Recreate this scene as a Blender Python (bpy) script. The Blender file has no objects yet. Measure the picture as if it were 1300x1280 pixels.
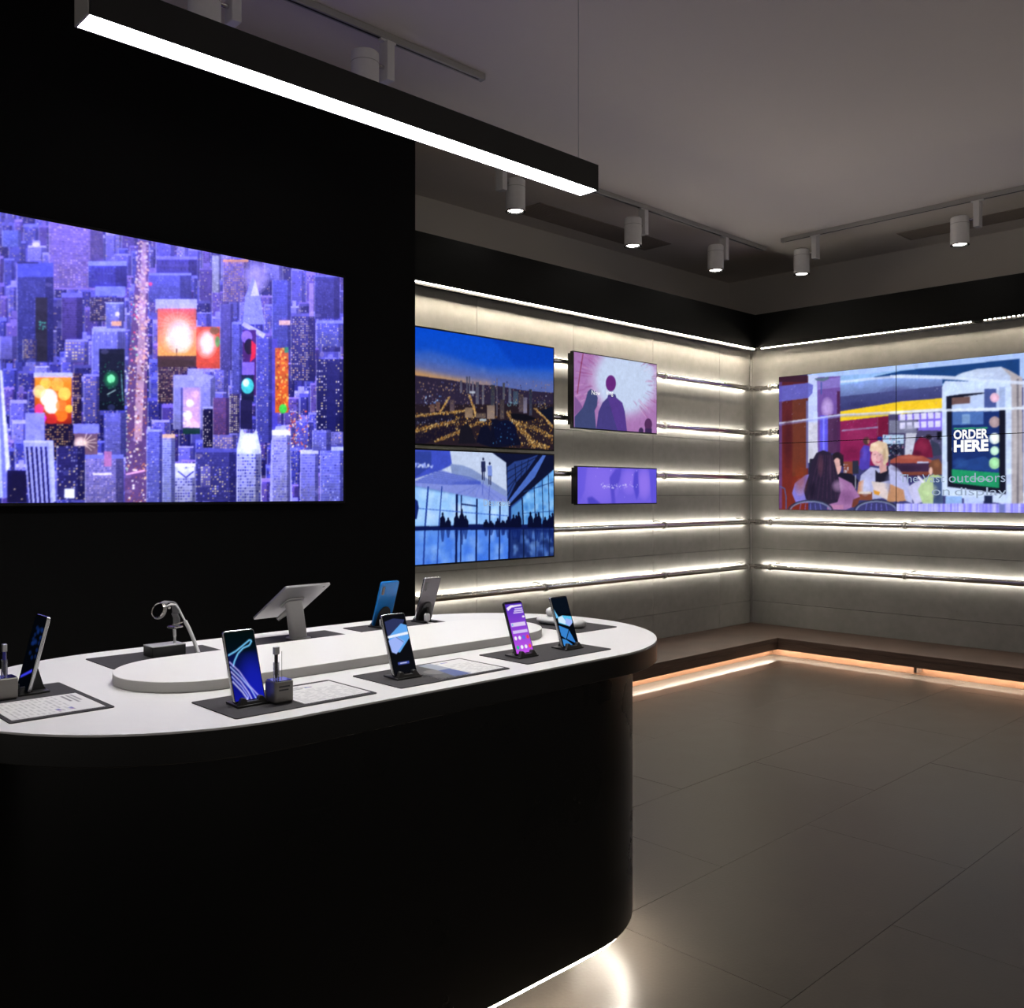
import bpy, bmesh, math, random
import numpy as np
from mathutils import Vector, Matrix
random.seed(7)
RNG = np.random.default_rng(7)
SC = bpy.context.scene
COL = SC.collection

# ------------------------------------------------------------------ camera, world, exposure
FPX, YAW, HOR, HC = 1171.27, 0.803787, 626.26, 1.40      # focal length in pixels, yaw, horizon row, eye height
cam_d = bpy.data.cameras.new('camera'); cam = bpy.data.objects.new('camera', cam_d); COL.objects.link(cam)
cam_d.sensor_fit = 'HORIZONTAL'; cam_d.sensor_width = 36.0; cam_d.lens = FPX * 36.0 / 1300.0
cam_d.shift_y = (HOR - 640.0) / 1300.0
cam_d.clip_start = 0.02
cam.location = (0, 0, HC); cam.rotation_euler = (math.pi / 2, 0, YAW - math.pi / 2)
SC.camera = cam
wd = bpy.data.worlds.new('world'); SC.world = wd; wd.use_nodes = True
wd.node_tree.nodes['Background'].inputs[0].default_value = (1.0, 0.93, 0.86, 1)
wd.node_tree.nodes['Background'].inputs[1].default_value = 0.26
SC.view_settings.view_transform = 'Standard'; SC.view_settings.look = 'None'
SC.view_settings.exposure = 0.0; SC.view_settings.gamma = 1.0; SC.view_settings.use_curve_mapping = False
SC.cycles.caustics_reflective = False; SC.cycles.caustics_refractive = False
SC.cycles.sample_clamp_indirect = 4.0
# light levels of the lamps the shop has
L_PENDANT, L_RAIL, L_FASCIA, L_BENCH, L_COUNTER, W_SPOT, L_LENS = 62.0, 98.0, 260.0, 210.0, 270.0, 120.0, 30.0
E_SCREEN = 1.0

# ------------------------------------------------------------------ pixel rays (photo is 1300 x 1280)
CY, SY = math.cos(YAW), math.sin(YAW)
def ray(px, py):
    u = (px - 650.0) / FPX
    return CY + SY * u, SY - CY * u, (HOR - py) / FPX
def on_y(px, py, y):
    r = ray(px, py); t = y / r[1]; return r[0] * t, y, HC + r[2] * t
def on_x(px, py, x):
    r = ray(px, py); t = x / r[0]; return x, r[1] * t, HC + r[2] * t

# ------------------------------------------------------------------ key dimensions (metres)
CEIL = 3.62
YW, XW = 4.75, 7.74            # face of the concrete cladding, back and right
YU, XU = 5.43, 8.42            # face of the upper walls
YF, XF = 4.634, 7.624          # face of the black fascia
YB, XB = 4.273, 3.334          # face and free end of the black screen wall
TOP = 0.96                     # counter top
RAILZ = [2.38, 1.963, 1.546, 1.13, 0.713]

# ------------------------------------------------------------------ materials
def mat(name, col, rough=0.5, metal=0.0, spec=0.5, noise=0.0, nscale=20.0, bump=0.0, bscale=60.0, coat=0.0, trans=0.0, stretch=None, emit=None, estr=0.0, alpha=1.0, rnoise=0.0):
    m = bpy.data.materials.new(name); m.use_nodes = True
    nt = m.node_tree; b = nt.nodes['Principled BSDF']
    b.inputs['Base Color'].default_value = (*col, 1); b.inputs['Roughness'].default_value = rough
    b.inputs['Metallic'].default_value = metal; b.inputs['Specular IOR Level'].default_value = spec
    b.inputs['Coat Weight'].default_value = coat; b.inputs['Transmission Weight'].default_value = trans
    b.inputs['Alpha'].default_value = alpha
    if emit:
        b.inputs['Emission Color'].default_value = (*emit, 1); b.inputs['Emission Strength'].default_value = estr
    if noise or bump or rnoise:
        tc = nt.nodes.new('ShaderNodeTexCoord'); mp = nt.nodes.new('ShaderNodeMapping')
        if stretch: mp.inputs['Scale'].default_value = stretch
        nt.links.new(tc.outputs['Object'], mp.inputs['Vector'])
    if noise or rnoise:
        n = nt.nodes.new('ShaderNodeTexNoise'); n.inputs['Scale'].default_value = nscale; n.inputs['Detail'].default_value = 6
        nt.links.new(mp.outputs['Vector'], n.inputs['Vector'])
        if noise:
            r = nt.nodes.new('ShaderNodeValToRGB')
            r.color_ramp.elements[0].position = 0.3; r.color_ramp.elements[1].position = 0.72
            r.color_ramp.elements[0].color = (*[max(0, c * (1 - noise)) for c in col], 1)
            r.color_ramp.elements[1].color = (*[min(1, c * (1 + noise)) for c in col], 1)
            nt.links.new(n.outputs['Fac'], r.inputs['Fac']); nt.links.new(r.outputs['Color'], b.inputs['Base Color'])
        if rnoise:
            mr = nt.nodes.new('ShaderNodeMapRange'); mr.inputs['To Min'].default_value = rough - rnoise; mr.inputs['To Max'].default_value = rough + rnoise
            nt.links.new(n.outputs['Fac'], mr.inputs['Value']); nt.links.new(mr.outputs['Result'], b.inputs['Roughness'])
    if bump:
        n2 = nt.nodes.new('ShaderNodeTexNoise'); n2.inputs['Scale'].default_value = bscale; n2.inputs['Detail'].default_value = 5
        nt.links.new(mp.outputs['Vector'], n2.inputs['Vector'])
        bp = nt.nodes.new('ShaderNodeBump'); bp.inputs['Strength'].default_value = bump; bp.inputs['Distance'].default_value = 0.01
        nt.links.new(n2.outputs['Fac'], bp.inputs['Height']); nt.links.new(bp.outputs['Normal'], b.inputs['Normal'])
    return m
def emis(name, col, s):
    m = bpy.data.materials.new(name); m.use_nodes = True; nt = m.node_tree
    nt.nodes.remove(nt.nodes['Principled BSDF'])
    e = nt.nodes.new('ShaderNodeEmission'); e.inputs[0].default_value = (*col, 1); e.inputs[1].default_value = s
    nt.links.new(e.outputs[0], nt.nodes['Material Output'].inputs[0])
    return m
def concrete_mat():
    m = mat('concrete', (0.36, 0.335, 0.305), 0.75, spec=0.3, bump=0.08, bscale=30)
    nt = m.node_tree; b = nt.nodes['Principled BSDF']
    geo = nt.nodes.new('ShaderNodeNewGeometry')
    n1 = nt.nodes.new('ShaderNodeTexNoise'); n1.inputs['Scale'].default_value = 2.2; n1.inputs['Detail'].default_value = 8; n1.inputs['Roughness'].default_value = 0.65
    n2 = nt.nodes.new('ShaderNodeTexNoise'); n2.inputs['Scale'].default_value = 16; n2.inputs['Detail'].default_value = 6
    v = nt.nodes.new('ShaderNodeTexVoronoi'); v.inputs['Scale'].default_value = 9.0
    for n in (n1, n2, v): nt.links.new(geo.outputs['Position'], n.inputs['Vector'])
    r1 = nt.nodes.new('ShaderNodeValToRGB')
    r1.color_ramp.elements[0].position = 0.32; r1.color_ramp.elements[0].color = (0.205, 0.198, 0.187, 1)
    r1.color_ramp.elements[1].position = 0.7; r1.color_ramp.elements[1].color = (0.255, 0.246, 0.234, 1)
    nt.links.new(n1.outputs['Fac'], r1.inputs['Fac'])
    r2 = nt.nodes.new('ShaderNodeValToRGB')
    r2.color_ramp.elements[0].position = 0.3; r2.color_ramp.elements[0].color = (0.93, 0.93, 0.93, 1)
    r2.color_ramp.elements[1].position = 0.65; r2.color_ramp.elements[1].color = (1.03, 1.03, 1.03, 1)
    nt.links.new(n2.outputs['Fac'], r2.inputs['Fac'])
    r3 = nt.nodes.new('ShaderNodeValToRGB')                                # small air holes
    r3.color_ramp.elements[0].position = 0.03; r3.color_ramp.elements[0].color = (0.55, 0.55, 0.55, 1)
    r3.color_ramp.elements[1].position = 0.07; r3.color_ramp.elements[1].color = (1, 1, 1, 1)
    nt.links.new(v.outputs['Distance'], r3.inputs['Fac'])
    a = nt.nodes.new('ShaderNodeMixRGB'); a.blend_type = 'MULTIPLY'; a.inputs[0].default_value = 1
    c = nt.nodes.new('ShaderNodeMixRGB'); c.blend_type = 'MULTIPLY'; c.inputs[0].default_value = 0.35
    nt.links.new(r1.outputs[0], a.inputs[1]); nt.links.new(r2.outputs[0], a.inputs[2])
    nt.links.new(a.outputs[0], c.inputs[1]); nt.links.new(r3.outputs[0], c.inputs[2])
    nt.links.new(c.outputs[0], b.inputs['Base Color'])
    return m
def attr_mat(name, emission, rough=0.3):
    m = bpy.data.materials.new(name); m.use_nodes = True; nt = m.node_tree
    at = nt.nodes.new('ShaderNodeAttribute'); at.attribute_name = 'picture'
    if emission:
        nt.nodes.remove(nt.nodes['Principled BSDF'])
        e = nt.nodes.new('ShaderNodeEmission'); e.inputs[1].default_value = emission
        nt.links.new(at.outputs['Color'], e.inputs[0]); nt.links.new(e.outputs[0], nt.nodes['Material Output'].inputs[0])
    else:
        b = nt.nodes['Principled BSDF']; b.inputs['Roughness'].default_value = rough
        nt.links.new(at.outputs['Color'], b.inputs['Base Color'])
    return m
WARM = (1.0, 0.94, 0.82)
M = dict(
    concrete=concrete_mat(),
    black_wall=mat('matt black wall', (0.002, 0.002, 0.0024), 0.7, spec=0.1, bump=0.03, bscale=200),
    fascia=mat('black fascia', (0.002, 0.002, 0.002), 0.6, spec=0.12, bump=0.02, bscale=150),
    paint=mat('pale grey paint', (0.72, 0.675, 0.63), 0.8, spec=0.2, bump=0.05, bscale=120),
    ceiling=mat('ceiling paint', (0.85, 0.79, 0.745), 0.85, spec=0.2, bump=0.04, bscale=150),
    tile=mat('floor tile', (0.038, 0.032, 0.026), 0.36, spec=0.10, noise=0.12, nscale=5, bump=0.03, bscale=90, rnoise=0.05),
    grout=mat('floor joint', (0.03, 0.026, 0.022), 0.9),
    wood_dark=mat('dark stained wood', (0.065, 0.040, 0.030), 0.5, spec=0.35, noise=0.25, nscale=6, stretch=(1, 1, 14), bump=0.05),
    wood_orange=mat('orange wood', (0.13, 0.06, 0.030), 0.55, noise=0.15, nscale=8),
    chrome=mat('polished chrome', (0.72, 0.70, 0.67), 0.16, 1.0),
    steel=mat('brushed steel', (0.45, 0.44, 0.43), 0.35, 1.0),
    tv_black=mat('screen bezel', (0.004, 0.004, 0.005), 0.4, spec=0.15),
    plastic_black=mat('black plastic', (0.012, 0.012, 0.013), 0.45),
    counter_black=mat('black gloss laminate', (0.0025, 0.0025, 0.0028), 0.28, spec=0.4, rnoise=0.04, nscale=3),
    counter_edge=mat('black edge band', (0.004, 0.004, 0.004), 0.3, spec=0.5),
    counter_white=mat('white solid surface', (0.80, 0.80, 0.81), 0.38, spec=0.35, noise=0.015, nscale=4),
    podium_white=mat('white lacquer', (0.84, 0.84, 0.83), 0.35, spec=0.35),
    mat_grey=mat('dark grey mat', (0.045, 0.043, 0.047), 0.75, spec=0.25, noise=0.1, nscale=120),
    white_plastic=mat('white plastic', (0.72, 0.72, 0.73), 0.35),
    grey_plastic=mat('light grey plastic', (0.55, 0.55, 0.56), 0.4),
    spot_white=mat('white spotlight enamel', (0.80, 0.79, 0.78), 0.5, noise=0.03, nscale=30),
    track_grey=mat('grey track', (0.42, 0.41, 0.40), 0.5),
    lamp_black=mat('black lamp body', (0.012, 0.012, 0.013), 0.5, spec=0.4),
    alu=mat('anodised aluminium', (0.60, 0.60, 0.62), 0.32, 0.85),
    slate_metal=mat('dark grey box metal', (0.20, 0.19, 0.18), 0.38, 0.6, bump=0.02, bscale=200),
    phone_frame=mat('phone frame', (0.75, 0.76, 0.80), 0.22, 1.0),
    phone_dark=mat('dark phone frame', (0.02, 0.02, 0.024), 0.2, 0.3),
    phone_blue=mat('blue phone glass', (0.012, 0.26, 0.80), 0.22, 0.15, coat=0.6, noise=0.15, nscale=9),
    phone_silver=mat('mauve grey phone glass', (0.10, 0.09, 0.105), 0.2, 0.3, coat=0.4),
    lens_black=mat('camera lens glass', (0.004, 0.004, 0.005), 0.08, coat=1.0),
    glass=mat('clear acrylic', (0.93, 0.95, 1.0), 0.05, trans=0.9),
    strap=mat('grey strap', (0.20, 0.20, 0.21), 0.55),
    ink=mat('dark ink', (0.03, 0.03, 0.035), 0.6),
    vent_dark=mat('vent brown', (0.34, 0.29, 0.255), 0.7),
    led_rail=emis('rail led', WARM, L_RAIL), led_fascia=emis('fascia led', (1.0, 0.89, 0.70), L_FASCIA),
    led_bench=emis('bench led', (1.0, 0.92, 0.78), L_BENCH), led_counter=emis('counter led', (1.0, 0.92, 0.80), L_COUNTER),
    pendant=emis('pendant diffuser', (1.0, 0.985, 0.97), L_PENDANT), lens=emis('spot lens', (1.0, 0.96, 0.88), L_LENS),
    picture=attr_mat('lit picture', E_SCREEN), print=attr_mat('printed card', 0, 0.45),
    text_white=emis('lit white letters', (1, 1, 1), 1.0), text_soft=emis('lit pale letters', (0.42, 0.52, 0.70), 0.8),
)

# ------------------------------------------------------------------ mesh helpers
def obj(name, bm, m, parent=None, loc=None, smooth=False, bevel=0.0, seg=2, angle=40):
    me = bpy.data.meshes.new(name)
    if isinstance(bm, bmesh.types.BMesh):
        bmesh.ops.recalc_face_normals(bm, faces=bm.faces)
        bm.to_mesh(me); bm.free()
    o = bpy.data.objects.new(name, me); COL.objects.link(o)
    me.materials.append(M[m] if isinstance(m, str) else m)
    if parent: o.parent = parent
    if loc: o.location = loc
    if bevel:
        md = o.modifiers.new('bevel', 'BEVEL'); md.width = bevel; md.segments = seg; md.limit_method = 'ANGLE'; md.angle_limit = math.radians(35)
    if smooth or bevel:
        for p in me.polygons: p.use_smooth = True
        if hasattr(me, 'set_sharp_from_angle'): me.set_sharp_from_angle(angle=math.radians(angle))
    return o
def thing(name, label, cat, loc=(0, 0, 0), rz=0.0, group=None):
    o = bpy.data.objects.new(name, None); COL.objects.link(o); o.empty_display_size = 0.05
    o.location = loc; o.rotation_euler = (0, 0, rz); o['label'] = label; o['category'] = cat
    if group: o['group'] = group
    return o
def tag(o, label, cat, group=None):
    o['label'] = label; o['category'] = cat
    if group: o['group'] = group
    return o
def struct(o, label=None):
    o['kind'] = 'structure'
    if label: o['label'] = label
    return o
def box(x0, x1, y0, y1, z0, z1, bm=None):
    bm = bm or bmesh.new()
    vs = [bm.verts.new((x, y, z)) for x in (x0, x1) for y in (y0, y1) for z in (z0, z1)]
    for f in ((0, 1, 3, 2), (4, 6, 7, 5), (0, 4, 5, 1), (2, 3, 7, 6), (0, 2, 6, 4), (1, 5, 7, 3)):
        bm.faces.new([vs[i] for i in f])
    return bm
def prism(pts, z0, z1, bm=None, xf=None):
    """closed outline extruded between z0 and z1; xf maps (a, b, h) to xyz"""
    bm = bm or bmesh.new(); xf = xf or (lambda a, b, h: (a, b, h))
    lo = [bm.verts.new(xf(a, b, z0)) for a, b in pts]; hi = [bm.verts.new(xf(a, b, z1)) for a, b in pts]
    n = len(pts)
    bm.faces.new(lo[::-1]); bm.faces.new(hi)
    for i in range(n): bm.faces.new((lo[i], lo[(i + 1) % n], hi[(i + 1) % n], hi[i]))
    return bm
def stadium(xa, xb, yc, r, n=28):
    p = [(xb + r * math.sin(t), yc - r * math.cos(t)) for t in [math.pi * i / n for i in range(n + 1)]]
    p += [(xa - r * math.sin(t), yc + r * math.cos(t)) for t in [math.pi * i / n for i in range(n + 1)]]
    return p
def rrect(w, h, r, n=6):
    p = []
    for cx, cy, a0 in ((w / 2 - r, -h / 2 + r, -90), (w / 2 - r, h / 2 - r, 0), (-w / 2 + r, h / 2 - r, 90), (-w / 2 + r, -h / 2 + r, 180)):
        for i in range(n + 1):
            a = math.radians(a0 + 90 * i / n); p.append((cx + r * math.cos(a), cy + r * math.sin(a)))
    return p
def tube(pts, r, n=12, bm=None, cap=True):
    bm = bm or bmesh.new(); pts = [Vector(p) for p in pts]; rings = []
    rr = r if isinstance(r, (list, tuple)) else [r] * len(pts)
    up = Vector((0, 0, 1))
    for i, p in enumerate(pts):
        d = (pts[min(i + 1, len(pts) - 1)] - pts[max(i - 1, 0)]).normalized()
        a = d.cross(up)
        if a.length < 1e-3: a = d.cross(Vector((0, 1, 0)))
        a.normalize(); b = d.cross(a).normalized()
        rings.append([bm.verts.new(p + (a * math.cos(2 * math.pi * k / n) + b * math.sin(2 * math.pi * k / n)) * rr[i]) for k in range(n)])
    for s, t in zip(rings, rings[1:]):
        for k in range(n): bm.faces.new((s[k], s[(k + 1) % n], t[(k + 1) % n], t[k]))
    if cap: bm.faces.new(rings[0][::-1]); bm.faces.new(rings[-1])
    return bm
def lathe(prof, n=28, c=(0, 0, 0), bm=None):
    """profile of (radius, z) turned about z"""
    bm = bm or bmesh.new(); rings = []
    for r, z in prof:
        if r < 1e-6: rings.append([bm.verts.new((c[0], c[1], c[2] + z))])
        else: rings.append([bm.verts.new((c[0] + r * math.cos(2 * math.pi * k / n), c[1] + r * math.sin(2 * math.pi * k / n), c[2] + z)) for k in range(n)])
    for s, t in zip(rings, rings[1:]):
        for k in range(n):
            q = (k + 1) % n
            if len(s) == 1 and len(t) == 1: continue
            if len(s) == 1: bm.faces.new((s[0], t[q], t[k]))
            elif len(t) == 1: bm.faces.new((s[k], s[q], t[0]))
            else: bm.faces.new((s[k], s[q], t[q], t[k]))
    return bm
def xform(bm, mtx):
    bmesh.ops.transform(bm, matrix=mtx, verts=bm.verts); return bm
def text(name, body, size, m, parent, loc, rot=(math.pi / 2, 0, 0), bold=0.0, sx=1.0, align='LEFT'):
    cu = bpy.data.curves.new(name, 'FONT'); cu.body = body; cu.size = size; cu.offset = bold; cu.align_x = align; cu.resolution_u = 3
    t = bpy.data.objects.new(name, cu); COL.objects.link(t)
    bpy.context.view_layer.update()
    me = bpy.data.meshes.new_from_object(t.evaluated_get(bpy.context.evaluated_depsgraph_get()))
    bpy.data.objects.remove(t); bpy.data.curves.remove(cu)
    me.name = name; me.materials.clear(); me.materials.append(M[m])
    o = bpy.data.objects.new(name, me); COL.objects.link(o); o.parent = parent; o.location = loc; o.rotation_euler = rot; o.scale = (sx, 1, 1)
    return o

# ------------------------------------------------------------------ painter for lit screens and printed cards
class Canvas:
    def __init__(s, W, H, mapf=None, ss=2, bg=(0, 0, 0)):
        s.W, s.H, s.ss = W, H, ss
        s.a = np.zeros((H * ss, W * ss, 3), np.float32); s.a[:] = bg
        s.f = mapf or (lambda x, y: (x, y))
    def m(s, p):
        u, v = s.f(*p); return u * s.W * s.ss, v * s.H * s.ss
    def poly(s, pts, col, al=1.0, raw=False, col2=None, horiz=False):
        P = np.array(pts if raw else [s.m(p) for p in pts], float)
        h, w = s.a.shape[:2]
        x0, y0 = np.floor(P.min(0)).astype(int); x1, y1 = np.ceil(P.max(0)).astype(int) + 1
        x0, y0, x1, y1 = max(0, x0), max(0, y0), min(w, x1), min(h, y1)
        if x1 <= x0 or y1 <= y0: return
        X, Y = np.meshgrid(np.arange(x0, x1) + .5, np.arange(y0, y1) + .5)
        ins = np.zeros(X.shape, bool)
        for i in range(len(P)):
            (xa, ya), (xb, yb) = P[i - 1], P[i]
            if ya == yb: continue
            c = ((ya > Y) != (yb > Y)) & (X < (xb - xa) * (Y - ya) / (yb - ya) + xa); ins ^= c
        if col2 is not None:
            t = ((X - P[:, 0].min()) / max(1e-6, np.ptp(P[:, 0])) if horiz else (Y - P[:, 1].min()) / max(1e-6, np.ptp(P[:, 1])))[..., None]
            cc = np.array(col, np.float32) * (1 - t) + np.array(col2, np.float32) * t
        else: cc = np.broadcast_to(np.array(col, np.float32), X.shape + (3,))
        k = (ins * al)[..., None]
        R = s.a[y0:y1, x0:x1]; R[:] = R * (1 - k) + cc * k
    def rect(s, x0, y0, x1, y1, col, al=1.0, **k): s.poly([(x0, y0), (x1, y0), (x1, y1), (x0, y1)], col, al, **k)
    def ell(s, cx, cy, rx, ry, col, al=1.0, soft=False):
        if soft:
            for q in (1.0, .85, .7, .55, .4): s.ell(cx, cy, rx * q, ry * q, col, al * .35)
            return
        s.poly([(cx + rx * math.cos(t), cy + ry * math.sin(t)) for t in np.linspace(0, 2 * math.pi, 22)[:-1]], col, al)
    def line(s, pts, wd, col, al=1.0):
        P = [np.array(s.m(p)) for p in pts]; wd = wd * s.ss
        for p, q in zip(P, P[1:]):
            d = q - p; L = np.hypot(*d)
            if L < 1e-6: continue
            n = np.array([-d[1], d[0]]) / L * wd / 2
            s.poly([p + n, q + n, q - n, p - n], col, al, raw=True)
    def building(s, x0, y0, x1, y1, base, win, frac=0.5, dx=2.2, dy=2.6, roof=None, top=None, stripes=None):
        """a tower front in photo pixels with a grid of lit windows"""
        s.rect(x0, y0, x1, y1, base, col2=tuple(c * .72 for c in base))
        if roof: s.rect(x0, y0 - roof, x1, y0, top or tuple(min(255, c * 1.25 + 25) for c in base))
        if not stripes and x1 - x0 > 6:
            for y in np.arange(y0 + 1, y1, dy): s.rect(x0, y, x1, y + dy * .3, (0, 0, 20), .16)
        nx, ny = max(1, int((x1 - x0) / dx)), max(1, int((y1 - y0) / dy))
        if stripes:
            for i in range(nx):
                s.rect(x0 + (i + .25) * dx, y0 + 1, x0 + (i + .72) * dx, y1, stripes)
        for i in range(nx):
            for j in range(ny):
                if RNG.random() < frac:
                    c = np.array(win[RNG.integers(len(win))], float) * RNG.uniform(.65, 1.1)
                    a, b = s.m((x0 + (i + .2) * dx, y0 + (j + .25) * dy)); c_, d_ = s.m((x0 + (i + .85) * dx, y0 + (j + .8) * dy))
                    a, b, c_, d_ = int(a), int(b), int(max(c_, a + 1)), int(max(d_, b + 1))
                    if a >= 0 and b >= 0: s.a[b:d_, a:c_] = np.minimum(c, 255)
        if x1 - x0 > 8:                                                     # shaded flank and a bright edge
            k = x0 + (x1 - x0) * RNG.uniform(.68, .86)
            s.rect(k, y0, x1, y1, (4, 4, 40), .45); s.rect(x0, y0, x0 + .8, y1, (215, 220, 255), .5)
    def dots(s, x0, y0, x1, y1, n, cols, r=(.4, 1.1), al=.9):
        for _ in range(n):
            x, y = RNG.uniform(x0, x1), RNG.uniform(y0, y1); q = RNG.uniform(*r)
            c = cols[RNG.integers(len(cols))]
            X, Y = s.m((x, y)); q2 = max(1, q * s.ss)
            a, b = int(X - q2 / 2), int(Y - q2 / 2); e = int(max(1, round(q2)))
            if a >= 0 and b >= 0:
                R = s.a[b:b + e, a:a + e]; R[:] = R * (1 - al) + np.array(c, np.float32) * al
    def blur(s, r):
        s.a = boxblur(boxblur(s.a, r), r)
    def glow(s, thr=190, r=6, k=.5):
        b = np.clip(s.a - thr, 0, None) * 2.2
        s.a = s.a + boxblur(boxblur(b, r), r) * k
    def grain(s, amp=.14, haze=(0, 0, 0), k=0.0):
        h, w = s.a.shape[:2]; n = np.zeros((h, w), np.float32)
        for sc, q in ((2, .45), (5, .35), (14, .35)):
            z = RNG.normal(0, 1, (h // sc + 2, w // sc + 2)).astype(np.float32)
            n += q * np.repeat(np.repeat(z, sc, 0), sc, 1)[:h, :w]
        n = boxblur(n[..., None], 1)
        s.a = np.clip(s.a, 0, 400) * (1 + amp * np.clip(n, -1.6, 1.6))
        s.a = s.a * (1 - k) + np.array(haze, np.float32) * k
    def out(s):
        q = s.a.reshape(s.H, s.ss, s.W, s.ss, 3).mean((1, 3))
        c = np.clip(q, 0, 255) / 255.0
        return np.where(c <= .04045, c / 12.92, ((c + .055) / 1.055) ** 2.4)
def boxblur(a, r):
    for ax in (0, 1):
        p = np.pad(a, [(r + 1, r) if i == ax else (0, 0) for i in range(3)], mode='edge').cumsum(ax, dtype=np.float64)
        n = a.shape[ax]
        hi = np.take(p, range(2 * r + 1, 2 * r + 1 + n), ax); lo = np.take(p, range(0, n), ax)
        a = ((hi - lo) / (2 * r + 1)).astype(np.float32)
    return a
def picture(name, w, h, lin, m, parent, loc, rot=(0, 0, 0)):
    """flat sheet, lower left corner at loc, x to the right and z up, coloured per vertex"""
    H, W = lin.shape[:2]
    xs = np.linspace(0, w, W); zs = np.linspace(h, 0, H)
    X, Z = np.meshgrid(xs, zs)
    co = np.stack([X, np.zeros_like(X), Z], -1).reshape(-1, 3).astype(np.float32)
    i = np.arange(H * W).reshape(H, W)
    q = np.stack([i[1:, :-1], i[1:, 1:], i[:-1, 1:], i[:-1, :-1]], -1).reshape(-1, 4).astype(np.int32)
    me = bpy.data.meshes.new(name)
    me.vertices.add(len(co)); me.vertices.foreach_set('co', co.ravel())
    me.loops.add(q.size); me.loops.foreach_set('vertex_index', q.ravel())
    me.polygons.add(len(q)); me.polygons.foreach_set('loop_start', np.arange(0, q.size, 4, dtype=np.int32))
    me.update(calc_edges=True)
    at = me.attributes.new('picture', 'FLOAT_COLOR', 'POINT')
    at.data.foreach_set('color', np.concatenate([lin.reshape(-1, 3), np.ones((H * W, 1))], 1).astype(np.float32).ravel())
    me.materials.append(M[m])
    o = bpy.data.objects.new(name, me); COL.objects.link(o); o.parent = parent; o.location = loc; o.rotation_euler = rot
    return o

# ------------------------------------------------------------------ room shell
# floor: a bed with separate large tiles in running bond
floor = struct(obj('floor', box(-4, XW, -4.5, 5.43, -0.06, -0.006), 'grout'), 'dark taupe large format tiled shop floor')
tl, tw, gap = 1.28, 0.643, 0.0008
tile_me = None
for j in range(-9, 5):
    y0 = 1.30 + j * tw
    off = 2.965 + (0.64 if j % 2 == 0 else 0.0)
    for i in range(-6, 6):
        x0 = off + i * tl
        if x0 + tl < -3.9 or x0 > XW or y0 > 4.4: continue
        t = bpy.data.objects.new('tile', tile_me) if tile_me else obj('tile', box(gap, tl - gap, gap, tw - gap, -0.006, 0), 'tile', bevel=0.0006, seg=1)
        if tile_me: COL.objects.link(t)
        else: tile_me = t.data
        t.location = (x0, y0, random.uniform(-0.0006, 0)); t.parent = floor
        if x0 + tl > XW + 0.6: t.scale = ((XW + 0.3 - x0) / tl, 1, 1)
struct(obj('ceiling', box(-4, XU + .1, -4.5, YU + .1, CEIL, CEIL + 0.1), 'ceiling'), 'plain taupe painted ceiling')
struct(obj('wall_left', box(-4, XB, YB, YU, 0, CEIL), 'black_wall'), 'matt black wall carrying the huge city screen')
struct(obj('wall_back', box(XB, XW + .15, YW + 0.03, YW + 0.15, 0, 2.9), 'grout'), 'concrete panelled back wall behind chrome rails')
struct(obj('wall_right', box(XW + 0.03, XW + 0.15, -4.5, YW + 0.03, 0, 2.9), 'grout'), 'concrete panelled side wall behind the video wall')
struct(obj('wall_upper_back', box(XB, XU + .1, YU, YU + .1, 2.9, CEIL), 'paint'), 'grey painted upper back wall above black fascia')
struct(obj('wall_upper_right', box(XU, XU + .1, -4.5, YU, 2.9, CEIL), 'paint'), 'grey painted upper side wall above black fascia')
wb, wr = bpy.data.objects['wall_back'], bpy.data.objects['wall_right']
def panels(parent, a0, a1, seams, plane, along_x):
    zs = [0.0, 0.38, 0.88, 1.38, 1.88, 2.38, 2.80]
    cuts = [a0] + [s for s in seams if a0 + .05 < s < a1 - .05] + [a1]
    g = 0.0016
    for p, q in zip(cuts, cuts[1:]):
        for z0, z1 in zip(zs, zs[1:]):
            d = random.uniform(0, 0.0012)
            b = box(p + g, q - g, plane - d, plane + .03, z0 + g, z1 - g) if along_x else box(plane - d, plane + .03, p + g, q - g, z0 + g, z1 - g)
            obj('concrete_panel', b, 'concrete', parent)
panels(wb, XB, XW, [5.23 + .99 * k for k in range(-3, 3)], YW, True)
panels(wr, -4.5, YW, [4.75 - .99 * k for k in range(1, 10)], XW, False)
# black fascia over the cladding, with its LED line, and the ledge behind it
tr = struct(obj('trim_1', box(XB, XF, YF, YW, 2.75, 3.067), 'fascia'), 'black fascia band along the back wall')
for x0, x1 in ((XB, 5.052), (5.062, XF - .004)):
    obj('led_line', box(x0, x1, YF + .006, YF + .012, 2.745, 2.750), 'led_fascia', tr)
obj('led_baffle', box(XB, XF, YF + .026, YF + .030, 2.735, 2.750), 'fascia', tr)  # added lip, keeps the LED light off the top of the wall
obj('ledge', box(XB, XU, YW, YU, 3.02, 3.067), 'fascia', tr)
tr = struct(obj('trim_2', box(XF, XW, -4.5, YW, 2.75, 3.067), 'fascia'), 'black fascia band along the side wall')
for y0, y1 in ((2.72, YF - .03), (-4.4, 2.66)):
    n = int((y1 - y0) / .034)
    b = bmesh.new()
    for i in range(n): box(XF + .006, XF + .011, y0 + i * .034, y0 + i * .034 + .016, 2.746, 2.750, b)
    obj('led_line', b, 'led_fascia', tr)['kind'] = 'stuff'
obj('led_baffle', box(XF + .026, XF + .030, -4.4, YF, 2.735, 2.750), 'fascia', tr)  # same added lip, shading the top of the side wall
obj('ledge', box(XW, XU, -4.5, YW, 3.02, 3.067), 'fascia', tr)
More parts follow.
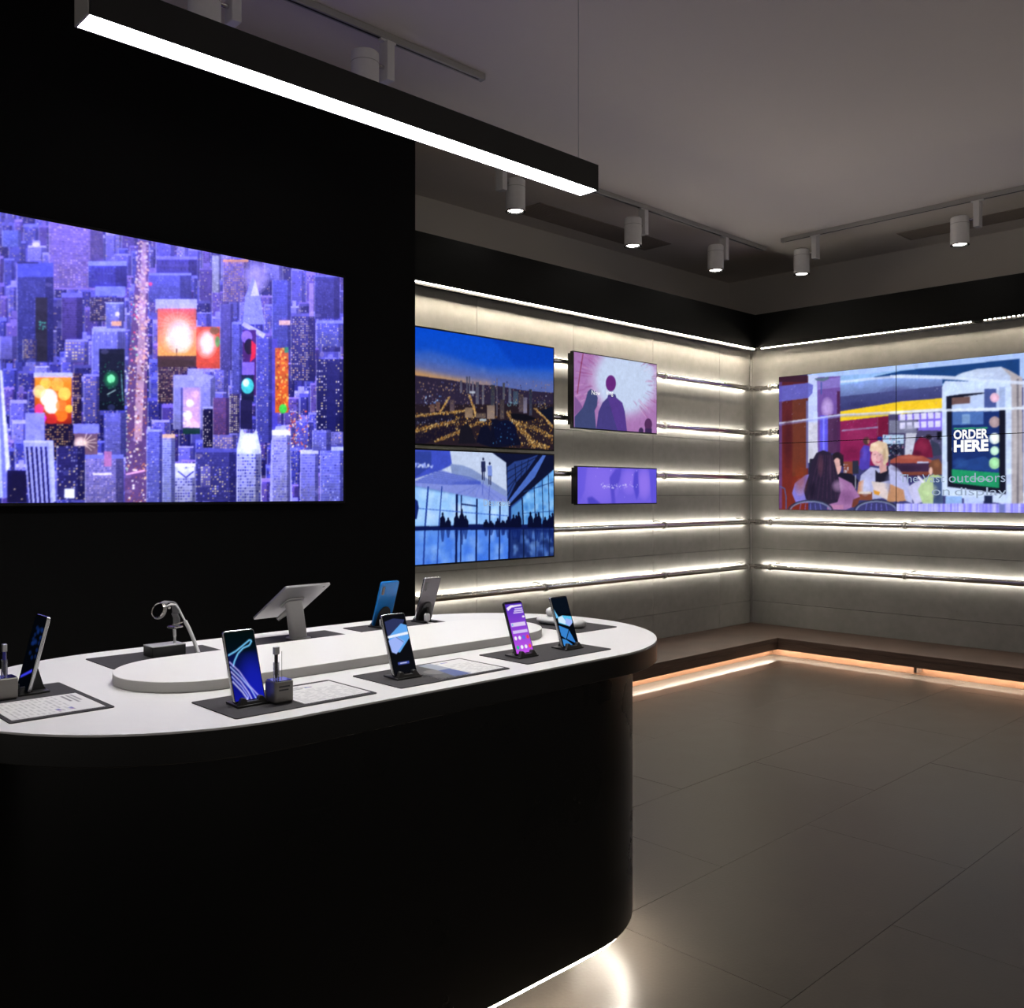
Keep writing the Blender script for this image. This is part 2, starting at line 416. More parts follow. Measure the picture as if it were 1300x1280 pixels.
# slim metal trim in the concrete corner
struct(obj('trim_3', box(XW - .012, XW, YW - .012, YW, 0.17, 2.75), 'steel', bevel=.002), 'slim steel trim in the concrete corner')

# ------------------------------------------------------------------ low L-shaped platform bench with glow underneath
bench = thing('platform_bench', 'low dark wood platform bench running along both concrete walls', 'bench', (XW, YW, 0))
L = [(XB + .02 - XW, -.002), (-.002, -.002), (-.002, -5.75), (-.67, -5.75), (-.67, -.67), (XB + .02 - XW, -.67)]
obj('seat_slab', prism(L, .128, .171), 'wood_dark', bench, bevel=.003)
obj('front_apron', prism([(XB + .02 - XW, -.668), (-.668, -.668), (-.668, -5.75), (-.648, -5.75), (-.648, -.648), (XB + .02 - XW, -.648)], .072, .128), 'wood_dark', bench)
P_ = [(XB + .02 - XW, -.01), (-.01, -.01), (-.01, -5.74), (-.55, -5.74), (-.55, -.55), (XB + .02 - XW, -.55)]
obj('plinth', prism(P_, 0, .128), 'wood_orange', bench)
obj('led_strip', box(XB + .05 - XW, -.62, -.604, -.594, .106, .1145), 'led_bench', bench)
for y0, y1 in ((-1.80, -.63), (-5.7, -1.84)):
    obj('led_strip', box(-.604, -.594, y0, y1, .106, .1145), 'led_bench', bench)
obj('bracket', box(-.645, -.55, -1.83, -1.81, 0.03, .128), 'wood_dark', bench)

# ------------------------------------------------------------------ chrome rails with LED strips behind
ORD = ['topmost', 'second from top', 'middle', 'fourth from top', 'lowest']
RR = 0.023
def rail(z, k, back):
    if back:
        t = thing('chrome_rail', 'chrome rail lit from behind on back wall beside TVs, %s of five' % ORD[k], 'rail', (XW, YW, z), 0, 'chrome rails on the back wall')
        ln = XW - XB
    else:
        t = thing('chrome_rail', 'chrome rail lit from behind on side wall with video wall, %s of five' % ORD[k], 'rail', (XW, YW, z), math.pi / 2, 'chrome rails on the side wall')
        ln = 5.7 if k > 2 else .345
    off = .075                                   # local: rail runs along -x, the room is towards -y (back) or +y (side)
    s = -1 if back else 1
    e = .10
    obj('tube', tube([(-e, s * off, 0), (-ln + .01, s * off, 0)], RR, 16), 'chrome', t, smooth=True)
    obj('led_strip', box(-ln + .02, -.13, s * .0275, s * .0285, -.007, .007), 'led_rail', t)
    obj('led_light_shield', box(-ln + .02, -.13, s * .0290, s * .0310, -.0074, .0074), 'steel', t)  # added unseen plate, stops strip light leaking past the tube into the room
    cs = [.20, 1.467, 2.90, 4.1] if back else [.25, 1.50, 2.9, 4.3]
    for c in [q for q in cs if q < ln]:
        obj('collar', tube([(-c - .012, s * off, 0), (-c + .012, s * off, 0)], RR + .006, 16), 'steel', t, smooth=True)
        b = tube([(-c - .05, 0, .03), (-c - .05, s * .03, .037), (-c - .05, s * off, .03)], .005, 8)
        obj('bracket', b, 'steel', t, smooth=True)
    obj('elbow', tube([(-.165, s * off, 0), (-e + .005, s * off, 0)], RR + .004, 16), 'chrome', t, smooth=True)
for k, z in enumerate(RAILZ): rail(z, k, True)
for k, z in enumerate(RAILZ): rail(z, k, False)

# ------------------------------------------------------------------ screens
def tv(name, label, x0, x1, z0, z1, front, depth, canvas, bez=.011, cat='television', housing=None, rz=0.0, group=None):
    w, h = x1 - x0, z1 - z0
    t = thing(name, label, cat, (x0, front, z0), 0, group)
    obj('bezel', box(0, w, 0.001, depth * .55, 0, h), 'tv_black', t, bevel=.002)
    picture('screen', w - 2 * bez, h - 2 * bez, canvas.out(), 'picture', t, (bez, 0.0, bez))
    a, b, c, d = housing or (.08, .08, .08, .08)
    obj('rear_housing', box(a, w - b, depth * .55, depth, c, h - d), 'tv_black', t, bevel=.004)
    return t
def wallmap(x0, x1, z0, z1, front, bez, ox=0, oy=0, s=1.0):
    def f(cx, cy):
        X, _, Z = on_y(ox + cx * s, oy + cy * s, front)
        return (X - x0 - bez) / (x1 - x0 - 2 * bez), (z1 - bez - Z) / (z1 - z0 - 2 * bez)
    return f

# ---- night city on the huge screen (painted in photo pixels)
TVX = (0.635, 2.805, 1.346, 2.572, 4.205)
c = Canvas(620, 350, wallmap(*TVX, .013))
c.poly([(0, 0), (1240, 0), (1240, 700), (0, 700)], (88, 88, 205), raw=True, col2=(30, 32, 105))
WN = [(255, 222, 165), (255, 240, 215), (225, 215, 255), (255, 200, 140)]
BL = [(70, 75, 195), (98, 98, 222), (122, 120, 235), (52, 52, 150), (36, 36, 105), (140, 140, 242), (105, 85, 190), (80, 64, 160)]
for row in range(17):
    y = 262 + row * 23
    x = -190 + RNG.uniform(0, 12)
    while x < 436:
        w = RNG.uniform(9, 24); hh = RNG.uniform(26, 66)
        b = BL[RNG.integers(len(BL))]
        yy = y + RNG.uniform(-12, 12)
        c.building(x, yy, x + w, yy + hh, b, WN + [tuple(v * .45 for v in b)] * 3, RNG.uniform(.12, .55), 2.0, 2.5, roof=RNG.uniform(1.5, 5))
        if RNG.random() < .4: c.rect(x + w * .25, yy - 9, x + w * .7, yy, tuple(min(255, v + 30) for v in b))
        x += w + RNG.uniform(0, 3)
D = c.building
c.rect(62, 283, 131, 368, (138, 112, 215)); D(62, 285, 131, 366, (150, 122, 224), [(205, 170, 240), (225, 195, 245), (110, 95, 210), (120, 105, 225)], .65, 3.4, 3.0)
D(22, 352, 68, 460, (46, 52, 142), [(70, 80, 180), (90, 95, 205)], .35, 2.4, 3, roof=18, top=(66, 78, 205)); c.rect(22, 333, 49, 335, (25, 25, 70))
c.rect(45, 378, 60, 459, (24, 24, 26)); c.dots(50, 408, 60, 420, 16, [(60, 190, 150), (30, 130, 100)], (1, 2))
c.ell(46, 311, 5, 3, (255, 255, 255)); D(3, 293, 27, 314, (88, 108, 230), [(140, 160, 250)], .3)
D(112, 338, 161, 365, (54, 58, 188), [(80, 90, 220)], .2, 4, 4, roof=6, top=(150, 165, 252), stripes=(40, 40, 150)); c.rect(121, 364, 159, 376, (125, 140, 245))
D(114, 378, 158, 408, (42, 36, 80), WN, .5, 2.6, 2.6); D(134, 386, 157, 424, (128, 140, 238), [(210, 215, 255), (90, 100, 210)], .3, roof=2); c.rect(142, 408, 154, 414, (255, 200, 140)); c.ell(149, 399, 3, 3, (255, 250, 235))
D(117, 421, 159, 470, (150, 158, 248), [(190, 195, 255)], .15, 2.4, 5, roof=4, top=(175, 185, 255), stripes=(95, 98, 205))
D(78, 378, 105, 432, (78, 62, 158), [(52, 40, 115)], .5, 2.2, 3, roof=6, top=(110, 110, 225)); D(83, 434, 112, 460, (108, 106, 215), [(255, 225, 160), (255, 240, 200)], .75, 4, 4, roof=3, top=(150, 150, 245))
D(29, 431, 47, 457, (60, 60, 130), [(255, 205, 125), (255, 225, 160)], .7, 2.4, 2.4); D(0, 427, 22, 456, (118, 116, 222), [(95, 95, 200)], .5)
D(198, 330, 250, 350, (66, 62, 180), [(50, 46, 150)], .6, 2.4, 8, roof=4, top=(130, 130, 240)); D(188, 350, 243, 384, (88, 96, 220), [(120, 130, 245)], .3, roof=3); c.ell(191, 361, 2.4, 2.4, (255, 70, 130))
D(269, 325, 279, 372, (195, 205, 225), [(220, 225, 240)], .4); D(283, 333, 315, 384, (120, 100, 200), [(255, 190, 110), (240, 205, 190), (235, 170, 120)], .65, 2.4, 2.8, roof=3, top=(255, 170, 80))
c.ell(325, 352, 17, 22, (205, 190, 250), .8, soft=True); c.poly([(308, 412), (311, 376), (321, 352), (330, 376), (336, 412)], (150, 160, 248)); c.poly([(318, 376), (324, 355), (329, 376)], (235, 240, 255))
c.dots(310, 372, 334, 412, 60, [(215, 225, 255), (110, 120, 225)], (.7, 1.4))
D(279, 386, 296, 470, (82, 78, 175), [(110, 105, 205)], .3); D(294, 412, 307, 500, (92, 98, 215), [(125, 132, 240), (60, 62, 160)], .5, 3, 2.6, roof=3)
D(325, 428, 345, 562, (84, 88, 210), [(120, 128, 240), (235, 220, 230), (60, 60, 165)], .4, 2.6, 2.6); c.poly([(306, 413), (310, 409), (337, 424), (334, 430)], (205, 208, 252))
D(345, 356, 369, 444, (76, 84, 208), [(105, 118, 240), (60, 80, 190)], .4, 3, 3); c.rect(354, 407, 368, 413, (255, 215, 190)); c.rect(345, 430, 352, 560, (70, 66, 190))
D(369, 402, 400, 484, (50, 48, 132), WN, .5, 2.4, 2.8, roof=4); D(399, 352, 431, 405, (42, 44, 138), [(66, 70, 180)], .3, roof=2, top=(110, 120, 240)); c.rect(392, 360, 398, 402, (190, 160, 240), .8)
D(401, 411, 436, 440, (92, 100, 218), [(245, 225, 200), (70, 76, 190)], .6, 2.4, 2.6, roof=4); D(401, 456, 436, 548, (26, 28, 92), [(255, 232, 165), (235, 230, 255)], .3, 3, 3.4); c.rect(414, 458, 426, 548, (22, 24, 84))
# lit billboards
c.rect(197, 380, 250, 393, (196, 202, 250)); c.rect(200, 392, 249, 455, (235, 90, 70), col2=(255, 200, 70)); c.ell(226, 424, 24, 28, (255, 210, 150), .9, soft=True); c.ell(228, 428, 18, 22, (255, 255, 245), 1.0, soft=True)
for a in np.linspace(0, 6.28, 22): c.line([(224, 412), (224 + 26 * math.cos(a), 412 + 20 * math.sin(a))], .7, (255, 205, 190), .55)
c.rect(200, 452, 249, 466, (60, 40, 26)); c.rect(223.5, 443, 225, 454, (50, 36, 26)); c.rect(200, 448, 249, 452, (240, 180, 60), .6)
c.rect(249, 415, 279, 468, (240, 90, 40), col2=(215, 70, 30)); c.ell(262, 437, 14, 19, (255, 225, 190), 1, soft=True); c.ell(263, 436, 9, 15, (255, 255, 250), 1, soft=True); c.ell(276, 434, 3, 7, (70, 190, 70), .8); c.ell(272, 420, 6, 5, (110, 90, 30), .7)
D(200, 466, 250, 512, (52, 34, 52), [(255, 205, 140), (255, 225, 175), (150, 100, 90)], .6, 2.2, 2.6)
c.rect(308, 419, 325, 502, (60, 20, 90)); c.ell(313, 428, 7, 8, (150, 110, 235)); c.ell(316, 440, 6, 10, (10, 6, 16)); c.poly([(319, 432), (325, 438), (324, 454), (317, 460), (319, 448)], (240, 25, 45)); c.rect(307, 460, 323, 476, (135, 105, 225)); c.rect(306, 476, 322, 510, (14, 18, 40)); c.ell(314, 490, 8, 10, (60, 215, 205)); c.ell(312, 486, 4, 5, (225, 250, 255)); c.rect(305, 508, 320, 545, (24, 22, 58))
c.rect(349, 442, 366, 524, (215, 95, 15)); c.dots(350, 443, 366, 522, 90, [(255, 175, 30), (140, 45, 8), (255, 215, 70), (190, 60, 15)], (1.5, 4)); c.rect(361, 441, 366, 448, (50, 150, 90)); c.ell(359, 519, 5, 6, (60, 215, 60))
c.rect(43, 473, 92, 480, (196, 205, 252)); c.rect(44, 479, 91, 538, (255, 170, 20), col2=(150, 25, 10))
for x, y, r, q, al in ((62, 505, 11, (255, 255, 245), .9), (66, 515, 10, (255, 255, 240), .9), (58, 487, 7, (255, 215, 70), .9), (73, 488, 8, (255, 205, 60), .9), (82, 500, 8, (255, 220, 80), .9), (50, 497, 8, (255, 225, 150), .8), (78, 527, 8, (255, 130, 20), .9), (78, 515, 7, (255, 140, 40), .8), (54, 531, 5, (240, 20, 215), 1), (50, 519, 6, (250, 60, 150), .8), (88, 519, 5, (255, 220, 60), .9), (66, 532, 7, (210, 40, 30), .7)): c.ell(x, y, r, r * 1.05, q, al)
D(54, 538, 96, 584, (24, 16, 40), [(255, 205, 120), (240, 170, 90)], .5, 3, 3); D(92, 474, 104, 540, (40, 26, 58), [(255, 200, 120)], .55, 3, 3); D(106, 478, 127, 535, (100, 98, 200), [(255, 205, 160), (70, 70, 165)], .5, 3, 3, roof=3)
c.rect(126, 443, 158, 521, (8, 14, 18)); c.ell(141, 482, 10, 12, (20, 130, 60), .8, soft=True); c.ell(141, 481, 5, 5.5, (130, 255, 170)); c.dots(128, 460, 157, 515, 60, [(30, 150, 80), (60, 110, 110), (15, 60, 40)], (.8, 1.6)); c.line([(136, 501), (147, 495)], 1.2, (170, 220, 200)); c.line([(154, 475), (156, 508)], 1.2, (90, 160, 150))
c.rect(232, 492, 254, 545, (205, 175, 240)); [c.ell(x, y, r, r, q) for x, y, r, q in ((241, 512, 5, (255, 250, 255)), (238, 527, 6, (250, 240, 255)), (247, 500, 5, (225, 195, 250)), (247, 541, 6, (240, 205, 250)), (237, 537, 5, (245, 225, 255)))]; c.rect(232, 543, 254, 551, (14, 50, 40))
D(220, 476, 232, 545, (168, 172, 248), [(140, 145, 235)], .4, 20, 2.4); D(254, 476, 273, 545, (172, 176, 250), [(140, 145, 235)], .4, 20, 2.4); c.poly([(222, 476), (238, 476), (238, 468), (258, 468), (258, 474), (272, 478), (254, 492), (222, 492)], (170, 174, 250))
# the avenue
c.poly([(176, 305), (189, 307), (187, 460), (186, 640), (158, 640), (163, 460)], (96, 66, 120)); c.poly([(180, 308), (186, 309), (184, 460), (180, 560), (170, 560), (174, 460)], (215, 175, 190), .8)
c.dots(172, 306, 189, 470, 220, [(255, 250, 240), (255, 225, 205), (255, 200, 175), (240, 215, 250)], (1.2, 3.6)); c.dots(161, 460, 186, 638, 210, [(255, 240, 215), (255, 200, 150), (190, 110, 90), (120, 70, 90), (255, 250, 250)], (1, 3)); c.dots(165, 385, 175, 460, 26, [(255, 60, 90), (255, 120, 150), (160, 230, 190)], (1.2, 2.8))
c.dots(160, 470, 164, 600, 40, [(235, 245, 220), (190, 240, 200)], (1, 2.2)); c.line([(160, 602), (184, 597)], 2.5, (250, 190, 230))
# near towers
c.poly([(-6, 455), (1, 458), (14, 600), (9, 632), (-6, 632)], (120, 125, 225)); c.poly([(0, 470), (3, 470), (13, 592), (8, 600)], (225, 232, 255)); c.poly([(-6, 470), (-3, 470), (4, 630), (0, 632)], (190, 205, 255))
c.rect(9, 597, 34, 638, (16, 14, 44)); c.rect(32, 524, 57, 562, (150, 155, 245)); c.rect(30, 559, 68, 565, (205, 210, 255)); c.poly([(30, 562), (62, 562), (67, 638), (37, 638)], (170, 178, 250)); c.poly([(62, 562), (68, 560), (71, 636), (67, 638)], (200, 208, 255))
for i in range(5): c.poly([(33 + i * 6.0, 567), (35.6 + i * 6.0, 567), (41.4 + i * 5.7, 638), (38.6 + i * 5.7, 638)], (20, 18, 58))
c.rect(95, 550, 124, 577, (116, 86, 96)); c.ell(102, 563, 9, 9, (255, 238, 225), 1, soft=True); [c.line([(106, 562), (106 + 17 * math.cos(a), 562 + 13 * math.sin(a))], 1.1, (255, 232, 215), .9) for a in (-1.3, -.9, -.4, 0, .5, .9)]; c.rect(93, 538, 126, 550, (132, 138, 238))
D(134, 524, 160, 580, (116, 118, 222), [(90, 92, 200), (140, 142, 240)], .5, 3, 2.6); D(72, 566, 108, 634, (40, 38, 105), [(255, 225, 170), (105, 110, 215), (170, 175, 240)], .25, 3, 3.4); c.rect(82, 620, 95, 632, (235, 240, 255))
D(108, 582, 157, 639, (138, 132, 214), [(175, 165, 232), (100, 95, 185), (205, 185, 225)], .7, 2.6, 2.8, roof=5, top=(120, 128, 225)); c.rect(118, 600, 142, 603, (240, 235, 255)); c.rect(132, 573, 142, 592, (190, 120, 180))
D(186, 548, 206, 639, (112, 118, 224), [(80, 84, 195), (150, 156, 246)], .5, 2.6, 2.8, roof=3); D(206, 556, 222, 639, (172, 184, 250), [(120, 128, 225)], .45, 3, 3, roof=5, top=(225, 195, 160)); D(222, 592, 248, 639, (205, 212, 254), [(72, 72, 165)], .45, 3.2, 3.6, roof=4); c.poly([(222, 592), (229, 590), (235, 596), (247, 592), (247, 606), (222, 606)], (215, 220, 255)); c.line([(226, 598), (236, 606), (246, 598)], 2, (60, 60, 140))
D(257, 519, 270, 568, (22, 20, 52), [(255, 240, 225)], .35, 2.6, 2.8, roof=3, top=(175, 180, 250)); D(270, 505, 291, 552, (108, 72, 140), [(150, 85, 120), (90, 60, 130)], .5); D(291, 500, 304, 550, (66, 56, 110), [(255, 232, 165), (255, 240, 200)], .7, 2.6, 2.6); D(270, 552, 300, 572, (120, 112, 205), [(255, 215, 190)], .4, 3, 3)
D(248, 574, 300, 636, (58, 58, 142), [(105, 108, 215), (240, 225, 175)], .35, 3, 3, roof=5, top=(80, 82, 190)); D(255, 592, 270, 618, (105, 100, 195), [(245, 235, 190)], .45, 3, 3)
c.poly([(300, 637), (300.5, 570), (305, 548), (307, 544), (310, 550), (322, 550), (325, 544), (327, 552), (331, 570), (332, 637)], (208, 216, 254)); D(301, 576, 331, 637, (196, 204, 253), [(66, 72, 175)], .5, 3.0, 3.8); c.poly([(306, 570), (310, 551), (322, 551), (326, 570)], (226, 232, 255))
c.poly([(342, 637), (344, 560), (350, 541), (362, 540), (368, 560), (371, 637)], (172, 176, 248)); D(345, 552, 368, 637, (176, 180, 250), [(105, 108, 212), (205, 208, 255)], .55, 2.6, 3.2, roof=6)
c.dots(366, 522, 392, 575, 90, [(255, 205, 150), (255, 240, 210), (255, 110, 70), (150, 60, 70)], (1, 3)); D(381, 576, 404, 637, (148, 152, 244), [(108, 112, 222)], .4, 3, 3.4, roof=5); D(406, 572, 436, 637, (128, 136, 240), [(160, 170, 252), (90, 95, 205)], .4, 3, 3.4, roof=5); D(396, 546, 420, 572, (118, 122, 232), [(165, 170, 250)], .4, 3, 3)
for _ in range(70):
    x, y = RNG.uniform(-150, 430), RNG.uniform(300, 630); c.ell(x, y, RNG.uniform(2, 6), RNG.uniform(1.5, 4), [(170, 165, 255), (255, 220, 190), (120, 130, 255), (205, 190, 255)][RNG.integers(4)], .22)
for x in (0, 70, 170, 252, 305, 380, 408): c.dots(x, 560, x + 40, 636, 14, [(255, 230, 170)], (.8, 1.6))
for k in range(10): c.poly([(0, 0), (1240, 0), (1240, 60 + k * 42), (0, 60 + k * 42)], (160, 148, 240), .035, raw=True)
c.grain(.09); c.blur(1); c.glow(190, 8, .55); c.grain(.03, (120, 110, 235), .10)
c.a *= np.array([1.06, 1.05, 1.12], np.float32)
tv('large_television', 'huge wall-mounted television showing a lit city at night on black wall', *TVX, .062, c, .013)

# ---- the 2 x 3 video wall (painted in coordinates of enlarged views)
VY0, VPW, VPH, VZ1, VXF = 4.398, 1.085, 0.610, 2.467, 7.64
def vmap(ox, oy, s):
    def f(cx, cy):
        _, Y, Z = on_x(ox + cx * s, oy + cy * s, VXF)
        return (VY0 - Y) / (3 * VPW), (VZ1 - Z) / (2 * VPH)
    return f
c = Canvas(540, 204, vmap(985, 440, .1719), bg=(60, 55, 100))
W_, S_ = (205, 222, 250), .1719
c.poly([(0, 100), (3000, -200), (3000, 1300), (0, 1300)], (52, 52, 105))
c.poly([(235, 205), (931, 130), (3200, -110), (3200, 150), (931, 300), (235, 420)], (178, 208, 244))
c.rect(235, 210, 312, 860, (205, 218, 246)); c.rect(242, 560, 305, 860, (215, 215, 225))
c.poly([(470, 215), (700, 200), (931, 170), (1300, 140), (1300, 330), (470, 330)], (150, 195, 235)); c.poly([(720, 225), (931, 178), (1800, 90), (1800, 300), (931, 260)], (16, 58, 118))
c.poly([(475, 285), (931, 215), (1230, 235), (1230, 400), (475, 475)], (150, 185, 245), col2=(52, 54, 112)); c.poly([(475, 370), (1230, 290), (1230, 400), (475, 475)], (48, 50, 104), .7)
c.poly([(475, 480), (931, 405), (1230, 382), (1230, 470), (931, 500), (475, 552)], (244, 214, 26))
c.poly([(475, 552), (832, 515), (832, 880), (475, 880)], (138, 24, 72)); c.poly([(745, 522), (832, 512), (832, 800), (745, 700)], (112, 14, 44)); c.line([(485, 622), (755, 596)], 2.2, (150, 130, 170)); c.line([(752, 515), (752, 660)], .8, (180, 120, 160))
c.rect(832, 500, 1235, 900, (64, 58, 92)); c.rect(835, 545, 1040, 640, (118, 120, 145)); c.poly([(960, 640), (1040, 640), (1000, 830), (950, 830)], (205, 208, 222)); c.rect(790, 652, 945, 720, (185, 215, 235)); c.rect(790, 720, 945, 835, (30, 30, 48)); c.dots(795, 660, 940, 830, 60, [(120, 200, 240), (240, 240, 250), (40, 60, 110), (200, 120, 160)], (1, 2.4))
c.poly([(905, 505), (1235, 485), (1235, 620), (1050, 620), (1050, 540), (905, 545)], (128, 105, 225))
for i in range(6):
    for j in range(2): c.poly([(x + i * 52 + 915, y + j * 62 + 502 - i * 3) for x, y in ((0, 0), (40, -2), (42, 44), (2, 46))], (228, 226, 252))
c.rect(1045, 630, 1235, 800, (70, 66, 98)); c.rect(1190, 630, 1230, 690, (10, 10, 18))
# left columns
c.rect(15, 215, 238, 1215, (78, 26, 30), col2=(122, 34, 16)); c.rect(120, 380, 228, 960, (112, 58, 26), .55); c.poly([(15, 295), (238, 268), (275, 285), (270, 345), (238, 380), (15, 410)], (98, 100, 205), .9); c.rect(15, 260, 45, 1200, (90, 80, 190), .5); c.rect(222, 400, 240, 900, (110, 140, 230), .6); c.rect(15, 212, 232, 262, (52, 22, 34))
c.poly([(305, 228), (475, 218), (475, 790), (310, 790)], (112, 78, 162)); c.poly([(300, 250), (475, 225), (475, 300), (305, 320)], (150, 140, 225), .6); c.rect(385, 500, 475, 790, (78, 40, 78)); c.rect(450, 330, 475, 800, (74, 30, 72)); c.ell(380, 452, 48, 80, (222, 190, 248), .8, soft=True); c.rect(325, 510, 384, 790, (92, 84, 225)); c.rect(345, 520, 360, 790, (130, 130, 250)); c.poly([(285, 236), (390, 224), (392, 240), (350, 258), (300, 252)], (90, 110, 130)); c.line([(336, 262), (336, 352)], 1.6, (50, 80, 160))
# white light streaks
c.line([(15, 568), (300, 530), (475, 505), (931, 482), (1240, 462), (1900, 440)], 2.6, (215, 226, 255), .85); c.line([(15, 580), (300, 540), (475, 516), (931, 494)], 3, (150, 160, 245), .45); c.line([(475, 262), (931, 216), (1240, 225), (1900, 262)], 3.6, (226, 236, 255), .8)
c.dots(30, 280, 1250, 640, 120, [(205, 205, 255), (150, 150, 240)], (.6, 1.1), .7)
# people at the tables (shapes of clothing and hair only)
c.poly([(615, 900), (622, 770), (650, 728), (690, 735), (700, 800), (690, 900), (640, 915)], (72, 54, 172)); c.ell(668, 696, 24, 30, (70, 46, 38)); c.ell(684, 700, 9, 18, (170, 110, 90)); c.ell(768, 680, 20, 16, (24, 40, 130))
c.rect(500, 850, 570, 945, (130, 62, 40)); c.rect(565, 842, 610, 940, (34, 36, 50)); c.dots(500, 870, 535, 935, 16, [(210, 215, 235)], (1, 2))
c.poly([(440, 970), (470, 930), (560, 940), (610, 990), (590, 1060), (470, 1040)], (18, 16, 28)); c.ell(455, 830, 46, 50, (28, 20, 26)); c.ell(452, 885, 32, 62, (228, 178, 168)); c.poly([(426, 790), (500, 800), (500, 890), (476, 880), (470, 820)], (26, 20, 26))
c.poly([(250, 830), (300, 830), (280, 950), (240, 950)], (30, 26, 40))
c.poly([(604, 1080), (628, 950), (700, 890), (760, 900), (850, 880), (960, 960), (1000, 1060), (1010, 1160), (880, 1110), (700, 1130)], (186, 190, 226)); c.poly([(735, 910), (760, 935), (830, 880), (838, 990), (735, 1010)], (22, 20, 32)); c.poly([(760, 860), (815, 860), (820, 920), (770, 938)], (214, 160, 152)); c.poly([(690, 770), (700, 720), (760, 694), (820, 715), (834, 790), (828, 850), (800, 880), (760, 800)], (226, 202, 162)); c.ell(752, 815, 48, 68, (228, 178, 176)); c.poly([(700, 780), (720, 735), (770, 735), (800, 780), (790, 800), (740, 770)], (236, 214, 178)); c.line([(722, 800), (738, 797)], .9, (90, 60, 70)); c.line([(762, 800), (778, 800)], .9, (90, 60, 70)); c.line([(738, 850), (756, 858), (776, 848)], 1.0, (190, 70, 90)); c.line([(748, 805), (743, 832)], .7, (190, 130, 130))
c.poly([(600, 1090), (612, 1000), (650, 985), (640, 1090)], (214, 150, 110)); c.line([(588, 950), (588, 1050)], 1.4, (235, 238, 250)); c.rect(612, 1075, 712, 1135, (128, 66, 40)); c.rect(612, 1070, 705, 1090, (225, 205, 180))
c.poly([(705, 995), (840, 1012), (830, 1140), (730, 1085)], (226, 214, 208)); c.poly([(840, 1012), (960, 1060), (960, 1140), (820, 1150)], (196, 140, 92)); c.poly([(720, 1060), (770, 1075), (760, 1100), (725, 1090)], (220, 150, 40))
c.poly([(120, 1085), (140, 1010), (220, 948), (300, 940), (300, 1150), (150, 1160)], (132, 122, 218)); c.poly([(380, 950), (470, 965), (560, 1010), (622, 1110), (600, 1170), (520, 1205), (380, 1205)], (164, 110, 162)); c.poly([(570, 1130), (622, 1110), (600, 1185), (560, 1190)], (110, 50, 34)); c.rect(410, 1170, 500, 1206, (190, 125, 165))
c.poly([(350, 766), (405, 785), (432, 850), (468, 990), (478, 1080), (455, 1150), (380, 1168), (300, 1150), (222, 1130), (205, 1065), (250, 930), (270, 840), (300, 785)], (34, 24, 42)); [c.line([(320 + i * 16, 800), (240 + i * 34, 1130)], .7, (78, 44, 72), .7) for i in range(7)]
for cx in (255, 742):
    for r, q in ((1.0, (36, 38, 58)), (.9, (120, 130, 165))):
        c.line([(cx + 165 * r * math.cos(a), 1215 - 78 * r * math.sin(a)) for a in np.linspace(0, math.pi, 18)], 2.0, q)
    for k in range(5): c.line([(cx - 80 + k * 40, 1215), (cx - 70 + k * 35, 1160)], .8, (120, 120, 230))
c.line([(25, 1030), (65, 1050), (75, 1110), (75, 1205)], 1.5, (70, 90, 150))
# soft modelling of the figures and columns
for x, y, rx, ry, q, a in ((860, 1010, 60, 90, (120, 122, 170), .5), (660, 1040, 40, 70, (226, 230, 250), .5), (180, 1040, 40, 70, (170, 165, 245), .6), (520, 1110, 70, 60, (120, 70, 120), .5), (460, 1030, 50, 50, (196, 150, 196), .5), (330, 880, 26, 90, (92, 50, 66), .6), (400, 900, 14, 110, (70, 44, 70), .5), (270, 1060, 30, 70, (18, 12, 26), .6), (730, 830, 16, 34, (246, 205, 205), .6), (780, 850, 14, 40, (186, 128, 132), .5), (730, 725, 30, 16, (250, 236, 206), .7), (800, 800, 16, 50, (176, 146, 104), .6), (655, 800, 22, 60, (96, 78, 206), .6), (600, 650, 110, 60, (160, 40, 92), .4), (560, 790, 90, 60, (104, 14, 50), .5), (900, 330, 140, 40, (70, 74, 132), .5), (600, 430, 90, 26, (40, 42, 92), .5), (90, 700, 40, 240, (58, 14, 18), .5), (180, 980, 60, 130, (140, 48, 14), .4), (440, 640, 22, 110, (58, 26, 60), .5), (985, 600, 50, 26, (160, 162, 186), .6), (880, 780, 50, 40, (18, 18, 34), .6)):
    c.ell(x, y, rx, ry, q, a, soft=True)
c.dots(490, 560, 830, 680, 30, [(170, 60, 110), (200, 120, 160)], (.6, 1.2), .5); c.dots(850, 660, 1230, 830, 60, [(150, 150, 190), (220, 220, 240), (40, 36, 60)], (.8, 2.2), .5)
c.f = vmap(1130, 440, .1719)
c.poly([(165, 815), (180, 720), (220, 668), (285, 682), (312, 760), (316, 822)], (112, 18, 46)); c.ell(285, 668, 22, 20, (30, 22, 28)); c.poly([(300, 690), (360, 720), (388, 800), (316, 810)], (44, 50, 72))
c.poly([(0, 840), (60, 808), (140, 798), (240, 808), (310, 842), (310, 862), (0, 864)], (166, 74, 54)); c.rect(0, 862, 310, 960, (58, 32, 58)); c.rect(0, 925, 290, 950, (150, 70, 30), .7); c.rect(200, 850, 285, 862, (200, 205, 235))
c.poly([(0, 870), (60, 900), (110, 970), (150, 1110), (140, 1150), (90, 1110), (0, 1080)], (188, 192, 228)); c.poly([(0, 1015), (100, 1060), (110, 1120), (60, 1150), (0, 1120)], (200, 142, 96))
